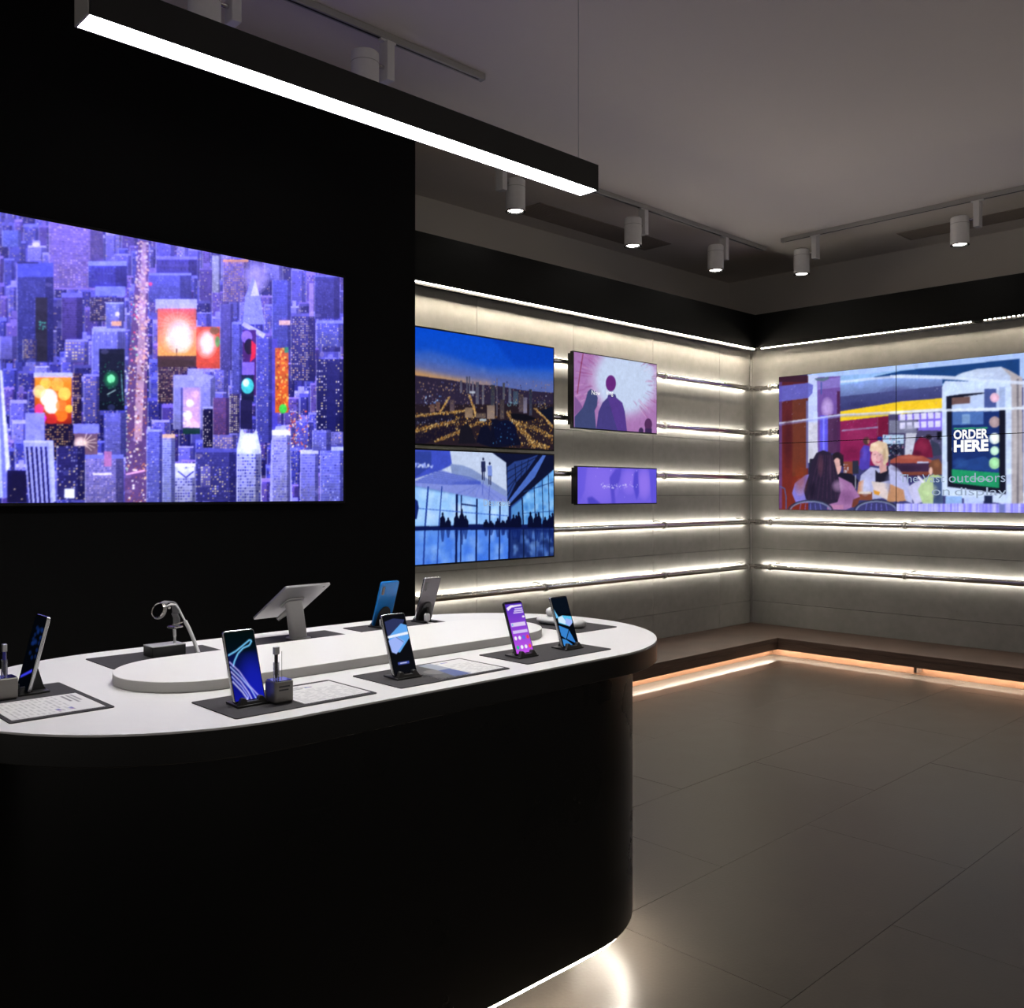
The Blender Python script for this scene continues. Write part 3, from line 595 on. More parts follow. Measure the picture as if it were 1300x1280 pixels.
c.poly([(130, 1040), (200, 990), (260, 1000), (240, 1150), (180, 1165)], (206, 206, 232)); c.poly([(205, 1060), (250, 975), (330, 940), (385, 960), (385, 1160), (240, 1160)], (186, 214, 150)); c.poly([(285, 880), (310, 840), (360, 830), (389, 880), (388, 945), (330, 950), (300, 930)], (112, 66, 40)); c.ell(300, 920, 14, 30, (232, 190, 170)); c.rect(318, 968, 392, 1165, (62, 82, 120)); c.poly([(205, 950), (260, 1000), (240, 1010), (200, 970)], (235, 235, 245))
# order kiosk
c.poly([(455, 232), (540, 192), (650, 163), (820, 150), (880, 175), (975, 230), (985, 300), (900, 320)], (196, 212, 232)); c.poly([(820, 150), (880, 175), (975, 230), (985, 1165), (890, 1165), (890, 220)], (186, 178, 178)); c.rect(935, 240, 950, 1165, (120, 115, 120)); c.rect(985, 260, 1100, 1165, (225, 232, 248))
c.poly([(385, 300), (405, 255), (870, 262), (898, 300), (898, 1165), (860, 1165), (385, 1100)], (214, 228, 250)); c.poly([(415, 368), (520, 352), (850, 330), (855, 1092), (425, 1036)], (12, 14, 26)); c.poly([(455, 385), (805, 330), (808, 1045), (458, 1005)], (196, 215, 240)); c.poly([(455, 380), (590, 368), (590, 420), (455, 430)], (110, 80, 72)); c.rect(695, 312, 785, 452, (66, 84, 150))
c.poly([(455, 482), (808, 478), (808, 935), (458, 910)], (16, 40, 104)); c.poly([(460, 485), (690, 482), (690, 575), (460, 580)], (70, 110, 180)); c.rect(530, 500, 590, 570, (120, 160, 210)); c.poly([(460, 900), (560, 840), (700, 810), (808, 900), (808, 930)], (26, 60, 130)); c.poly([(456, 906), (808, 934), (808, 1046), (458, 1006)], (22, 154, 92)); c.poly([(470, 603), (720, 596), (720, 606), (470, 613)], (60, 190, 110))
for y, r, q in ((378, 34, (228, 190, 210)), (558, 40, (176, 150, 150)), (680, 40, (235, 245, 235)), (770, 32, (205, 240, 215)), (862, 42, (165, 225, 165))): c.ell(772, y, r, r * 1.05, q); c.ell(772, y, r * .5, r * .55, tuple(min(255, v + 18) for v in q))
c.rect(735, 330, 745, 1000, (16, 40, 104), .0); c.rect(806, 300, 850, 470, (170, 190, 225)); c.rect(806, 470, 852, 1060, (10, 12, 24))
c.line([(0, 488), (385, 472), (989, 455)], 3.4, (236, 244, 255), .9); c.line([(0, 222), (385, 230), (989, 270)], 4.2, (228, 238, 255), .8)
c.rect(410, 1105, 530, 1165, (150, 190, 235)); c.rect(545, 1110, 690, 1165, (196, 214, 245)); c.rect(695, 1100, 755, 1165, (20, 30, 60)); c.line([(595, 972), (735, 985)], 2.0, (235, 250, 240))
for x, y, rx, ry, q, a in ((240, 740, 50, 50, (150, 36, 66), .5), (200, 790, 40, 24, (72, 10, 30), .6), (345, 870, 26, 30, (150, 92, 56), .6), (300, 1070, 60, 60, (214, 232, 176), .5), (350, 1100, 30, 60, (44, 60, 96), .5), (640, 210, 150, 26, (226, 236, 250), .6), (640, 700, 120, 60, (24, 54, 128), .4), (520, 860, 60, 40, (40, 84, 160), .6), (930, 700, 20, 300, (206, 200, 200), .5), (150, 820, 90, 14, (196, 104, 78), .6), (120, 900, 120, 30, (36, 20, 40), .5), (620, 980, 120, 24, (40, 176, 110), .5)):
    c.ell(x, y, rx, ry, q, a, soft=True)
for x in np.arange(45, 1110, 9.0):
    q = [(165, 165, 246), (190, 190, 252), (140, 135, 235), (205, 205, 255)][RNG.integers(4)]
    c.rect(x, 1160, x + 9, 1235, q)
c.rect(805, 1165, 850, 1235, (110, 120, 190))
# beyond the frame the picture goes on
c.rect(1100, -120, 1900, 1240, (196, 212, 242), col2=(70, 52, 84)); c.poly([(1100, 90), (1900, 20), (1900, 330), (1100, 330)], (18, 54, 112)); c.poly([(1100, 330), (1900, 330), (1900, 440), (1100, 430)], (60, 62, 116)); c.poly([(1100, 430), (1900, 440), (1900, 540), (1100, 510)], (240, 210, 30)); c.rect(1100, 520, 1900, 900, (132, 26, 68)); c.line([(1100, 452), (1900, 430)], 3.2, (228, 236, 255), .8)
for k in range(4): c.rect(1180 + k * 170, 560, 1300 + k * 170, 690, (214, 214, 244)); c.rect(1190 + k * 170, 572, 1290 + k * 170, 640, (128, 110, 220))
c.poly([(1100, 900), (1900, 880), (1900, 1170), (1100, 1170)], (92, 52, 48), col2=(40, 26, 40)); c.poly([(1180, 930), (1420, 915), (1460, 960), (1160, 970)], (170, 90, 60)); c.poly([(1560, 960), (1850, 940), (1890, 990), (1540, 1000)], (160, 84, 58)); c.rect(1290, 965, 1315, 1165, (40, 36, 52)); c.rect(1690, 995, 1715, 1165, (40, 36, 52)); c.rect(1100, 1165, 1900, 1245, (150, 150, 236))
c.grain(.05); c.blur(1); c.glow(215, 5, .35); c.grain(.02, (150, 150, 215), .10)
lin = c.out()
vw = thing('tiled_display', 'large video wall of tiled panels showing a cafe order kiosk', 'video wall', (VXF, VY0, VZ1 - 2 * VPH), -math.pi / 2)
for j in range(2):
    for i in range(3):
        p = obj('display_panel', box(.0008, VPW - .0008, .001, .085, .0008, VPH - .0008), 'tv_black', vw, (i * VPW, 0, j * VPH))
        k = 1 - j
        picture('screen', VPW - .006, VPH - .006, lin[k * 102:(k + 1) * 102, i * 180:(i + 1) * 180], 'picture', p, (.003, 0, .003))
def vtext(name, body, px, py, px2, hgt, m, bold=0.0):
    """caption whose baseline starts at photo pixel (px, py) and ends at px2"""
    _, Ya, Za = on_x(px, py, VXF); _, Yb, _ = on_x(px2, py, VXF); D_ = CY * VXF + SY * Ya
    o = text(name, body, 1.0, m, vw, (0, 0, 0), bold=bold)
    w = max(v.co.x for v in o.data.vertices) - min(v.co.x for v in o.data.vertices); h = max(v.co.y for v in o.data.vertices)
    hm = hgt / FPX * D_
    o.location = (VY0 - Ya, -.002, Za - (VZ1 - 2 * VPH)); o.scale = ((Ya - Yb) / w, hm / h, 1)
vtext('caption', 'ORDER', 1210.6, 557.6, 1254.5, 11.5, 'text_white', .035)
vtext('caption', 'HERE', 1210.6, 573.3, 1254.5, 14.0, 'text_white', .05)
vtext('caption', 'outdoors', 1204, 612.5, 1276, 11.5, 'text_soft')
vtext('caption', 'The', 1142, 612.5, 1165, 10, 'text_soft')
vtext('caption', 'Vast', 1171, 612.5, 1199, 10, 'text_soft')
vtext('caption', 'on', 1182, 629.0, 1205, 7.5, 'text_soft')
vtext('caption', 'display', 1211, 629.0, 1277, 10, 'text_soft')

# ---- dusk skyline
T1 = (3.535, 4.850, 1.702, 2.455, 4.59)
c = Canvas(300, 170, wallmap(*T1, .011, 525, 405, .1423), bg=(20, 16, 30))
c.poly([(0, 0), (600, 0), (600, 340), (0, 340)], (8, 78, 218), raw=True, col2=(60, 92, 176))
c.poly([(-40, 300), (150, 290), (330, 340), (640, 440), (1260, 470), (1260, 760), (-40, 760)], (92, 118, 190), .55); c.poly([(-40, 360), (200, 400), (700, 500), (1260, 560), (1260, 800), (-40, 800)], (110, 112, 165), .6)
c.poly([(-40, 430), (200, 490), (400, 530), (700, 560), (700, 640), (-40, 560)], (188, 148, 120), .75); c.poly([(-40, 455), (160, 490), (340, 525), (500, 545), (420, 580), (-40, 520)], (225, 160, 80), .8); c.ell(620, 455, 14, 12, (190, 200, 235), .8)
c.blur(5)
c.poly([(600, 60), (1260, 200), (1260, 420), (900, 420)], (4, 44, 160), .35); c.blur(8)
c.poly([(-40, 495), (100, 515), (330, 545), (520, 580), (760, 600), (1000, 640), (1260, 660), (1260, 1260), (-40, 1260)], (46, 38, 62)); c.poly([(-40, 760), (1260, 760), (1260, 1260), (-40, 1260)], (38, 28, 34), .8)
c.dots(0, 560, 1250, 800, 420, [(120, 96, 120), (150, 120, 120), (200, 160, 120), (90, 90, 140), (40, 34, 60)], (.7, 2.2), .8)
GOLD = [(225, 165, 70), (190, 130, 50), (245, 205, 130), (120, 80, 40)]
for a, b in (([(0, 870), (250, 840), (460, 820)], 3.4), ([(0, 1000), (200, 950), (380, 910)], 5.0), ([(240, 830), (320, 700)], 2.2), ([(200, 1090), (420, 1000), (640, 900)], 4.0), ([(840, 830), (900, 920), (1000, 1030), (1080, 1150)], 5.5), ([(900, 920), (1100, 980), (1240, 1060)], 6), ([(1080, 800), (1160, 870), (1240, 960)], 3), ([(960, 980), (1100, 1120), (1200, 1150)], 7), ([(500, 680), (540, 800), (560, 870)], 2.5)):
    c.line(a, b, (112, 80, 44), .45)
    for p, q in zip(a, a[1:]):
        for t in np.linspace(0, 1, 46): c.dots(p[0] + (q[0] - p[0]) * t - b * 4, p[1] + (q[1] - p[1]) * t - b * 3, p[0] + (q[0] - p[0]) * t + b * 4, p[1] + (q[1] - p[1]) * t + b * 3, 2, [(225, 170, 85), (180, 125, 60), (245, 215, 150)], (.8, 1.8), .75)
for (x0, y0, x1, y1, n) in ((0, 840, 460, 900, 60), (0, 930, 420, 1080, 130), (380, 860, 760, 960, 110), (850, 880, 1240, 1150, 220), (440, 1000, 680, 1110, 40)): c.dots(x0, y0, x1, y1, n, GOLD, (.8, 2.4), .85)
c.poly([(0, 880), (360, 850), (370, 900), (0, 945)], (26, 24, 44), .85); c.poly([(0, 1040), (200, 980), (360, 950), (380, 990), (100, 1110), (0, 1110)], (24, 20, 40), .8); c.dots(10, 890, 350, 940, 26, [(140, 150, 210), (190, 195, 230)], (.8, 1.4)); c.dots(100, 690, 260, 760, 30, [(110, 150, 220), (210, 220, 250)], (1, 2))
c.poly([(400, 1110), (420, 960), (480, 930), (520, 980), (560, 1110)], (26, 24, 36)); c.poly([(560, 1100), (600, 960), (660, 950), (690, 1000), (700, 880), (760, 900), (900, 960), (960, 1120), (720, 1150)], (16, 18, 40)); c.ell(820, 1010, 100, 110, (14, 18, 46)); c.poly([(860, 840), (1000, 850), (1100, 890), (1000, 910), (880, 890)], (18, 18, 28)); c.poly([(1120, 820), (1240, 780), (1240, 940)], (18, 22, 40)); c.dots(700, 920, 900, 1130, 26, [(60, 130, 190), (40, 70, 120)], (1, 2.2))
for x, y0, y1, w, q in ((478, 515, 660, 10, (70, 72, 92)), (500, 512, 660, 10, (74, 76, 96)), (425, 550, 660, 20, (80, 78, 100)), (530, 560, 690, 14, (100, 98, 118)), (570, 565, 760, 28, (76, 76, 96)), (620, 590, 760, 18, (90, 88, 104)), (706, 590, 860, 36, (50, 52, 66)), (744, 530, 870, 7, (90, 88, 104)), (804, 570, 720, 20, (70, 72, 86)), (860, 615, 750, 24, (80, 86, 110)), (910, 645, 760, 46, (56, 70, 92)), (960, 670, 830, 40, (66, 56, 66)), (995, 700, 840, 34, (104, 100, 124)), (1043, 628, 860, 26, (44, 48, 68)), (495, 790, 880, 70, (126, 104, 86)), (690, 770, 890, 70, (130, 112, 104)), (600, 840, 880, 90, (88, 74, 70)), (790, 720, 890, 36, (62, 54, 60)), (170, 760, 830, 40, (96, 70, 66)), (220, 740, 820, 34, (92, 66, 62)), (345, 720, 820, 40, (76, 62, 72))):
    c.rect(x - w / 2, y0, x + w / 2, y1, q, col2=tuple(min(255, v * 1.15 + 8) for v in q)); c.dots(x - w / 2, y0 + 8, x + w / 2, y1, int(w * (y1 - y0) / 260), [(215, 175, 110), (160, 130, 100), (60, 50, 60)], (.6, 1.3), .7)
c.line([(1180, 685), (1180, 690)], 3, (220, 225, 255)); c.dots(840, 740, 920, 780, 20, [(130, 190, 205)], (1, 2)); c.dots(1080, 720, 1200, 800, 30, [(150, 190, 215), (200, 170, 110)], (.8, 1.6)); c.rect(500, 645, 550, 665, (205, 215, 230), .8); c.rect(590, 890, 650, 910, (190, 215, 235), .8)
c.grain(.04); c.blur(1); c.a *= .95
tv('television', 'upper television showing a city skyline at dusk, next to black wall', *T1, .048, c, .011)

# ---- blue glass hall
T2 = (3.535, 4.852, .938, 1.684, 4.59)
c = Canvas(300, 168, wallmap(*T2, .011, 525, 565, .1423), bg=(20, 40, 110))
c.poly([(-60, 40), (1260, 40), (1260, 1120), (-60, 1120)], (30, 50, 120)); c.poly([(-60, 350), (400, 440), (850, 500), (860, 720), (-60, 740)], (150, 196, 248)); c.dots(-40, 420, 840, 700, 90, [(190, 218, 255), (110, 160, 235), (205, 228, 255)], (6, 18), .35); c.blur(3)
c.poly([(-60, 745), (1260, 735), (1260, 1120), (-60, 1120)], (96, 146, 232), col2=(46, 98, 214)); c.dots(-40, 780, 780, 1080, 70, [(150, 188, 248), (60, 110, 220), (130, 175, 245)], (8, 22), .3); c.blur(3)
c.poly([(970, 470), (1260, 210), (1260, 720), (970, 720)], (110, 172, 232)); c.dots(980, 300, 1250, 700, 60, [(170, 208, 245), (50, 110, 190), (140, 190, 240)], (5, 14), .4); c.poly([(870, 560), (975, 470), (975, 720), (870, 720)], (84, 140, 205)); c.poly([(860, 745), (1260, 740), (1260, 1010), (860, 1040)], (30, 50, 112)); c.dots(880, 780, 1250, 1000, 60, [(110, 150, 215), (24, 40, 92), (70, 110, 190)], (5, 14), .5); c.blur(2)
# upper painting: dunes with two walkers
c.poly([(-60, 30), (700, 70), (826, 160), (836, 510), (700, 500), (400, 440), (-60, 350)], (196, 206, 232)); c.poly([(-60, 30), (325, 50), (345, 180), (250, 225), (-60, 330)], (62, 78, 190)); c.poly([(-60, 60), (160, 60), (160, 190), (20, 290), (-60, 300)], (48, 64, 150)); c.poly([(330, 170), (440, 185), (520, 215), (640, 290), (830, 410), (836, 510), (700, 500), (350, 320)], (132, 148, 196)); c.poly([(250, 225), (620, 345), (836, 470), (836, 510), (700, 500), (400, 440), (-60, 350)], (128, 140, 214))
for i in range(7): c.line([(20 + i * 26, 330 - i * 16), (320 + i * 30, 352 - i * 10), (600, 350 - i * 3)], 1.5, (66, 84, 186), .8)
for i in range(6): c.line([(600, 350), (380 + i * 85, 440 + i * 14)], 1.2, (96, 112, 200), .7)
c.dots(-30, 170, 190, 205, 34, [(215, 225, 255), (160, 175, 255)], (1.5, 3.4)); c.blur(1)
for x, t, q in ((622, 120, (36, 42, 82)), (680, 160, (120, 140, 214))):
    c.ell(x, t + 8, 9, 13, (38, 42, 78)); c.poly([(x - 20, t + 30), (x + 18, t + 26), (x + 22, t + 120), (x - 16, t + 125)], q); c.rect(x - 12, t + 115, x - 2, t + 195, (40, 44, 80)); c.rect(x + 4, t + 115, x + 13, t + 200, (40, 44, 80)); c.line([(x, t + 205), (x - 10, t + 330)], 1.6, (80, 92, 180), .7)
# roof and frames on the right
c.poly([(700, 70), (1260, 90), (1260, 210), (960, 470), (850, 560), (836, 480), (826, 160)], (16, 20, 48)); c.poly([(1000, 130), (1110, 90), (1020, 220), (920, 330), (836, 500), (836, 200), (900, 150)], (40, 62, 128)); c.poly([(1150, 95), (1180, 95), (1080, 290), (900, 480), (846, 540), (846, 500), (990, 310)], (74, 106, 190)); [c.line([(836, 240 + k * 70), (1100 - k * 60, 110 + k * 60)], 1.2, (18, 24, 56)) for k in range(4)]; [c.line([(905 + k * 60, 170 - k * 20), (915 + k * 40, 400 - k * 60)], 1.4, (18, 24, 56)) for k in range(3)]
for x in (118, 240): c.line([(x + 15, 370), (x - 14, 740), (x - 28, 1080)], 3.0 if x == 118 else 2.0, (34, 62, 150))
for x, w, y in ((388, 4.2, 440), (428, 2.2, 450), (566, 3.4, 480), (682, 3.0, 500), (772, 3.0, 510), (860, 5.0, 540)): c.line([(x, y), (x - 4, 740), (x - 8, 1075)], w, (14, 26, 80))
for x in (968, 1075, 1145, 1200): c.line([(x, 470 - (x - 968) * 1.0), (x + 12, 740), (x + 14, 1010)], 3.0 if x == 968 else 1.6, (16, 28, 66))
c.line([(0, 562), (560, 610), (840, 632)], 1.2, (60, 96, 190)); c.line([(430, 528), (560, 545)], 2.2, (18, 34, 92)); c.line([(980, 420), (1250, 330)], 1.2, (30, 60, 120)); c.line([(980, 610), (1250, 590)], 1.0, (40, 80, 150))
c.poly([(-60, 725), (250, 722), (560, 705), (850, 712), (1260, 700), (1260, 745), (850, 755), (250, 760), (-60, 765)], (14, 24, 78))
def crowd(x0, x1, h, n):
    for i in range(n):
        x = x0 + (x1 - x0) * (i + RNG.uniform(.1, .9)) / n; t = h * RNG.uniform(.6, 1.1)
        c.poly([(x - 26, 735), (x - 22, 735 - t * .6), (x - 6, 735 - t * .78), (x + 10, 735 - t * .78), (x + 24, 735 - t * .55), (x + 26, 735)], (10, 14, 44)); c.ell(x, 735 - t * .88, 9, t * .13, (10, 14, 44)); c.poly([(x - 20, 755), (x + 20, 755), (x + 8, 755 + t * .8), (x - 8, 755 + t * .8)], (14, 30, 96), .6)
crowd(250, 350, 130, 2); crowd(375, 480, 150, 3); crowd(620, 720, 70, 2); crowd(740, 830, 90, 3); crowd(840, 950, 150, 4); crowd(1020, 1260, 130, 6); c.poly([(0, 470), (40, 500), (50, 560), (30, 660), (-60, 660), (-60, 470)], (22, 40, 110))
c.grain(.04); c.blur(1); c.a *= np.array([1.0, 1.02, 1.03], np.float32)
t2 = tv('television', 'lower television showing a blue glass hall with people, next to black wall', *T2, .048, c, .011)
x_, _, z_ = on_y(613, 642.5, 4.59); o_ = text('caption', 'Desirable', .066, 'text_soft', t2, (x_ - T2[0], -.002, z_ - T2[2])); o_['label'] = 'pale lettering on the screen'

# ---- purple crowd picture
T3 = (5.052, 6.066, 1.880, 2.453, 4.59)
c = Canvas(220, 124, wallmap(*T3, .008, 690, 430, .125), bg=(160, 110, 170))
c.poly([(290, 100), (1170, 100), (1170, 1000), (290, 1000)], (170, 120, 180))
c.ell(830, 420, 380, 400, (214, 214, 240), .9, soft=True); c.ell(830, 420, 300, 340, (196, 214, 242), .9); c.blur(14)
for i in range(150):
    a = RNG.uniform(2.2, 4.1) if i % 2 else RNG.uniform(-.9, 1.0); r = RNG.uniform(260, 420); q = RNG.uniform(30, 110)
    c.line([(760 + r * math.cos(a), 420 + r * math.sin(a)), (760 + (r + q) * math.cos(a), 420 + (r + q) * math.sin(a))], RNG.uniform(.5, 1.2), [(160, 70, 130), (190, 110, 160), (235, 200, 225), (130, 60, 120)][RNG.integers(4)], .6)
c.line([(405, 150), (375, 330), (345, 560)], 1.6, (120, 36, 60)); c.blur(1)
c.poly([(560, 740), (600, 650), (650, 600), (660, 560), (730, 565), (740, 600), (800, 650), (825, 740), (850, 960), (530, 960)], (70, 62, 128)); c.ell(684, 455, 52, 82, (104, 42, 124)); c.poly([(650, 590), (740, 600), (800, 650), (826, 760), (848, 960), (760, 960)], (96, 58, 150), .6)
c.poly([(318, 960), (318, 790), (400, 700), (430, 620), (450, 540), (480, 512), (530, 540), (552, 600), (545, 680), (520, 730), (540, 960)], (64, 72, 118)); c.poly([(318, 580), (380, 660), (400, 700), (318, 780)], (130, 90, 150))
c.ell(1063, 870, 38, 62, (84, 48, 92)); c.rect(1030, 910, 1100, 975, (60, 42, 84)); c.ell(990, 935, 24, 34, (64, 46, 86)); c.grain(.03); c.blur(1)
t3 = tv('television', 'medium television showing silhouettes against purple fireworks, on chrome rails', *T3, .058, c, .008, housing=(.0, .05, .03, .012))
for s_, px in (('Now', 750.5), ('king', 769.5)):
    x_, _, z_ = on_y(px, 501.0, 4.59); o_ = text('caption', s_, .050, 'text_white', t3, (x_ - T3[0], -.002, z_ - T3[2]))

# ---- stretched violet display
T4 = (5.092, 6.065, 1.312, 1.604, 4.59)
c = Canvas(210, 63, wallmap(*T4, .009, 680, 560, .15625), bg=(112, 96, 224))
c.ell(520, 330, 170, 200, (136, 112, 238), .8, soft=True); c.ell(760, 330, 70, 110, (142, 116, 240), .9, soft=True); c.ell(880, 350, 60, 130, (150, 120, 240), .9, soft=True); c.poly([(345, 210), (420, 210), (400, 400), (345, 520)], (96, 84, 220), .6); c.poly([(420, 460), (460, 450), (540, 515), (430, 515)], (78, 70, 196)); c.poly([(600, 300), (650, 230), (700, 220), (680, 330), (640, 400), (650, 515), (620, 515)], (88, 76, 204)); c.poly([(800, 260), (830, 240), (840, 420), (820, 480), (790, 360)], (84, 74, 206)); c.poly([(920, 220), (985, 220), (985, 510), (940, 510)], (92, 80, 216), .8)
c.blur(3); c.dots(350, 215, 980, 510, 14, [(225, 220, 255)], (.8, 1.6)); c.dots(530, 345, 830, 385, 60, [(220, 216, 255), (190, 185, 250)], (1, 2.2)); c.blur(1)
tv('stretched_display', 'wide low stretched display glowing violet, on chrome rail', *T4, .058, c, .009, cat='display', housing=(.0, .05, .008, .012))

# ------------------------------------------------------------------ display counter
CXA, CXB, CYC, CR = 0.962, 1.943, 2.118, 0.517
ct = thing('display_counter', 'black oval display counter with white top and glowing base', 'counter', ((CXA + CXB) / 2, CYC, 0))
ox = (CXA + CXB) / 2
def stad(r, inset=0.0, n=40): return stadium(CXA - ox + inset, CXB - ox - inset, 0, r, n)
obj('edge_band', prism(stad(CR), TOP - .060, TOP - .004), 'counter_edge', ct, smooth=True, bevel=.002)
obj('top', prism(stad(CR - .0015), TOP - .004, TOP), 'counter_white', ct, smooth=True)
obj('body', prism(stad(CR - .074), .132, TOP - .060), 'counter_black', ct, smooth=True)
obj('plinth', prism(stad(CR - .26), 0, .132), 'plastic_black', ct, smooth=True)
def ring(r0, r1, z0, z1, inset):
    bm = bmesh.new(); a, b = stad(r0, inset), stad(r1, inset); n = len(a)
    V = [[bm.verts.new((x, y, z)) for x, y in p] for p, z in ((a, z0), (b, z0), (b, z1), (a, z1))]
    for k in range(4):
        for i in range(n):
            j = (i + 1) % n
            bm.faces.new((V[k][i], V[k][j], V[(k + 1) % 4][j], V[(k + 1) % 4][i]))
    return bm
obj('led_ring', ring(CR - .0850, CR - .0775, .1250, .1316, .020), 'led_counter', ct)
obj('led_lip', ring(CR - .0772, CR - .0757, .1225, .1243, .020), 'plastic_black', ct)
# low white podium on the counter
PZ = TOP + .0245
pod = obj('display_podium', prism(stadium(.985 - ox, 1.92 - ox, 0, .18, 36), 0, .0245), 'podium_white', None, (ox, CYC, TOP), smooth=True, bevel=.0015)
tag(pod, 'long white rounded podium lying on the middle of the counter', 'podium')

# ------------------------------------------------------------------ display mats and printed cards
MT = .0022
def dmat(x0, x1, y0, y1, label):
    o = obj('display_mat', prism(rrect(x1 - x0, y1 - y0, .006, 4), 0, MT), 'mat_grey', None, ((x0 + x1) / 2, (y0 + y1) / 2, TOP), bevel=.0005, seg=1)
    return tag(o, label, 'mat', 'dark grey display mats on the counter')
dmat(.530, .728, 1.928, 2.268, 'dark grey mat under the phone at the rounded counter end, holding a card')
dmat(.880, 1.205, 2.345, 2.540, 'dark grey mat under the smartwatch stand')
dmat(1.280, 1.616, 2.345, 2.540, 'dark grey mat under the tablet stand')
dmat(1.683, 2.020, 2.345, 2.540, 'dark grey mat under the blue phone and the mauve phone')
dmat(.857, 1.193, 1.662, 1.860, 'dark grey mat under the phone with blue light trails')
dmat(1.259, 1.600, 1.665, 1.860, 'dark grey mat under the phone with pale blue crystal picture')
dmat(1.670, 2.005, 1.675, 1.864, 'dark grey mat under the purple phone and its dark blue neighbour')
dmat(2.160, 2.352, 1.941, 2.281, 'dark grey mat under the white charging dock')
def card(name, w, h, loc, rz, label, cv):
    t = thing(name, label, 'card', loc, rz, 'printed cards on the display mats')
    obj('sheet', box(-w / 2, w / 2, -h / 2, h / 2, 0, .0008), 'white_plastic', t)
    picture('print', w - .002, h - .002, cv.out(), 'print', t, (-w / 2 + .001, -h / 2 + .001, .0011), (-math.pi / 2, 0, 0))
    t.children[-1].scale = (1, 1, -1)
    return t
def printed(W, H, blue=None, photo=False):
    c = Canvas(W, H, lambda x, y: (x, y), bg=(226, 226, 226))
    for y in np.arange(.30, .92, .055):
        x = .05
        while x < .93:
            w = RNG.uniform(.04, .16)
            c.rect(x, y, min(.95, x + w), y + .016, (175, 175, 178)); x += w + RNG.uniform(.02, .1)
    for k in range(3): c.rect(.06 + k * .02, .08 + k * .055, .45 + .1 * (k % 2), .105 + k * .055, (120, 120, 125))
    for x, y in (blue or []): c.rect(x, y, x + .11, y + .035, (70, 110, 190), col2=(150, 90, 160), horiz=True)
    if photo:
        c.rect(0, .0, .42, 1, (60, 62, 66)); c.ell(.2, .55, .12, .16, (110, 110, 112)); c.poly([(.22, .98), (.30, .5), (.48, .5), (.48, .98)], (62, 86, 150)); c.poly([(.3, .02), (.5, .02), (.5, .5), (.3, .5)], (150, 160, 180))
    return c
card('info_card', .176, .177, (.6255, 2.0285, TOP + MT), -math.pi / 2, 'printed specification card before the phone at the rounded counter end', printed(64, 64, [(.76, .30), (.76, .44)]))
card('info_card', .166, .168, (1.101, 1.758, TOP + MT), 0, 'printed specification card beside the phone with blue light trails', printed(64, 64, [(.15, .2), (.5, .16)]))
card('info_card', .205, .172, (1.487, 1.762, TOP + MT), 0, 'printed picture card with blue corner beside the crystal picture phone', printed(72, 64, [(.6, .1)], True))

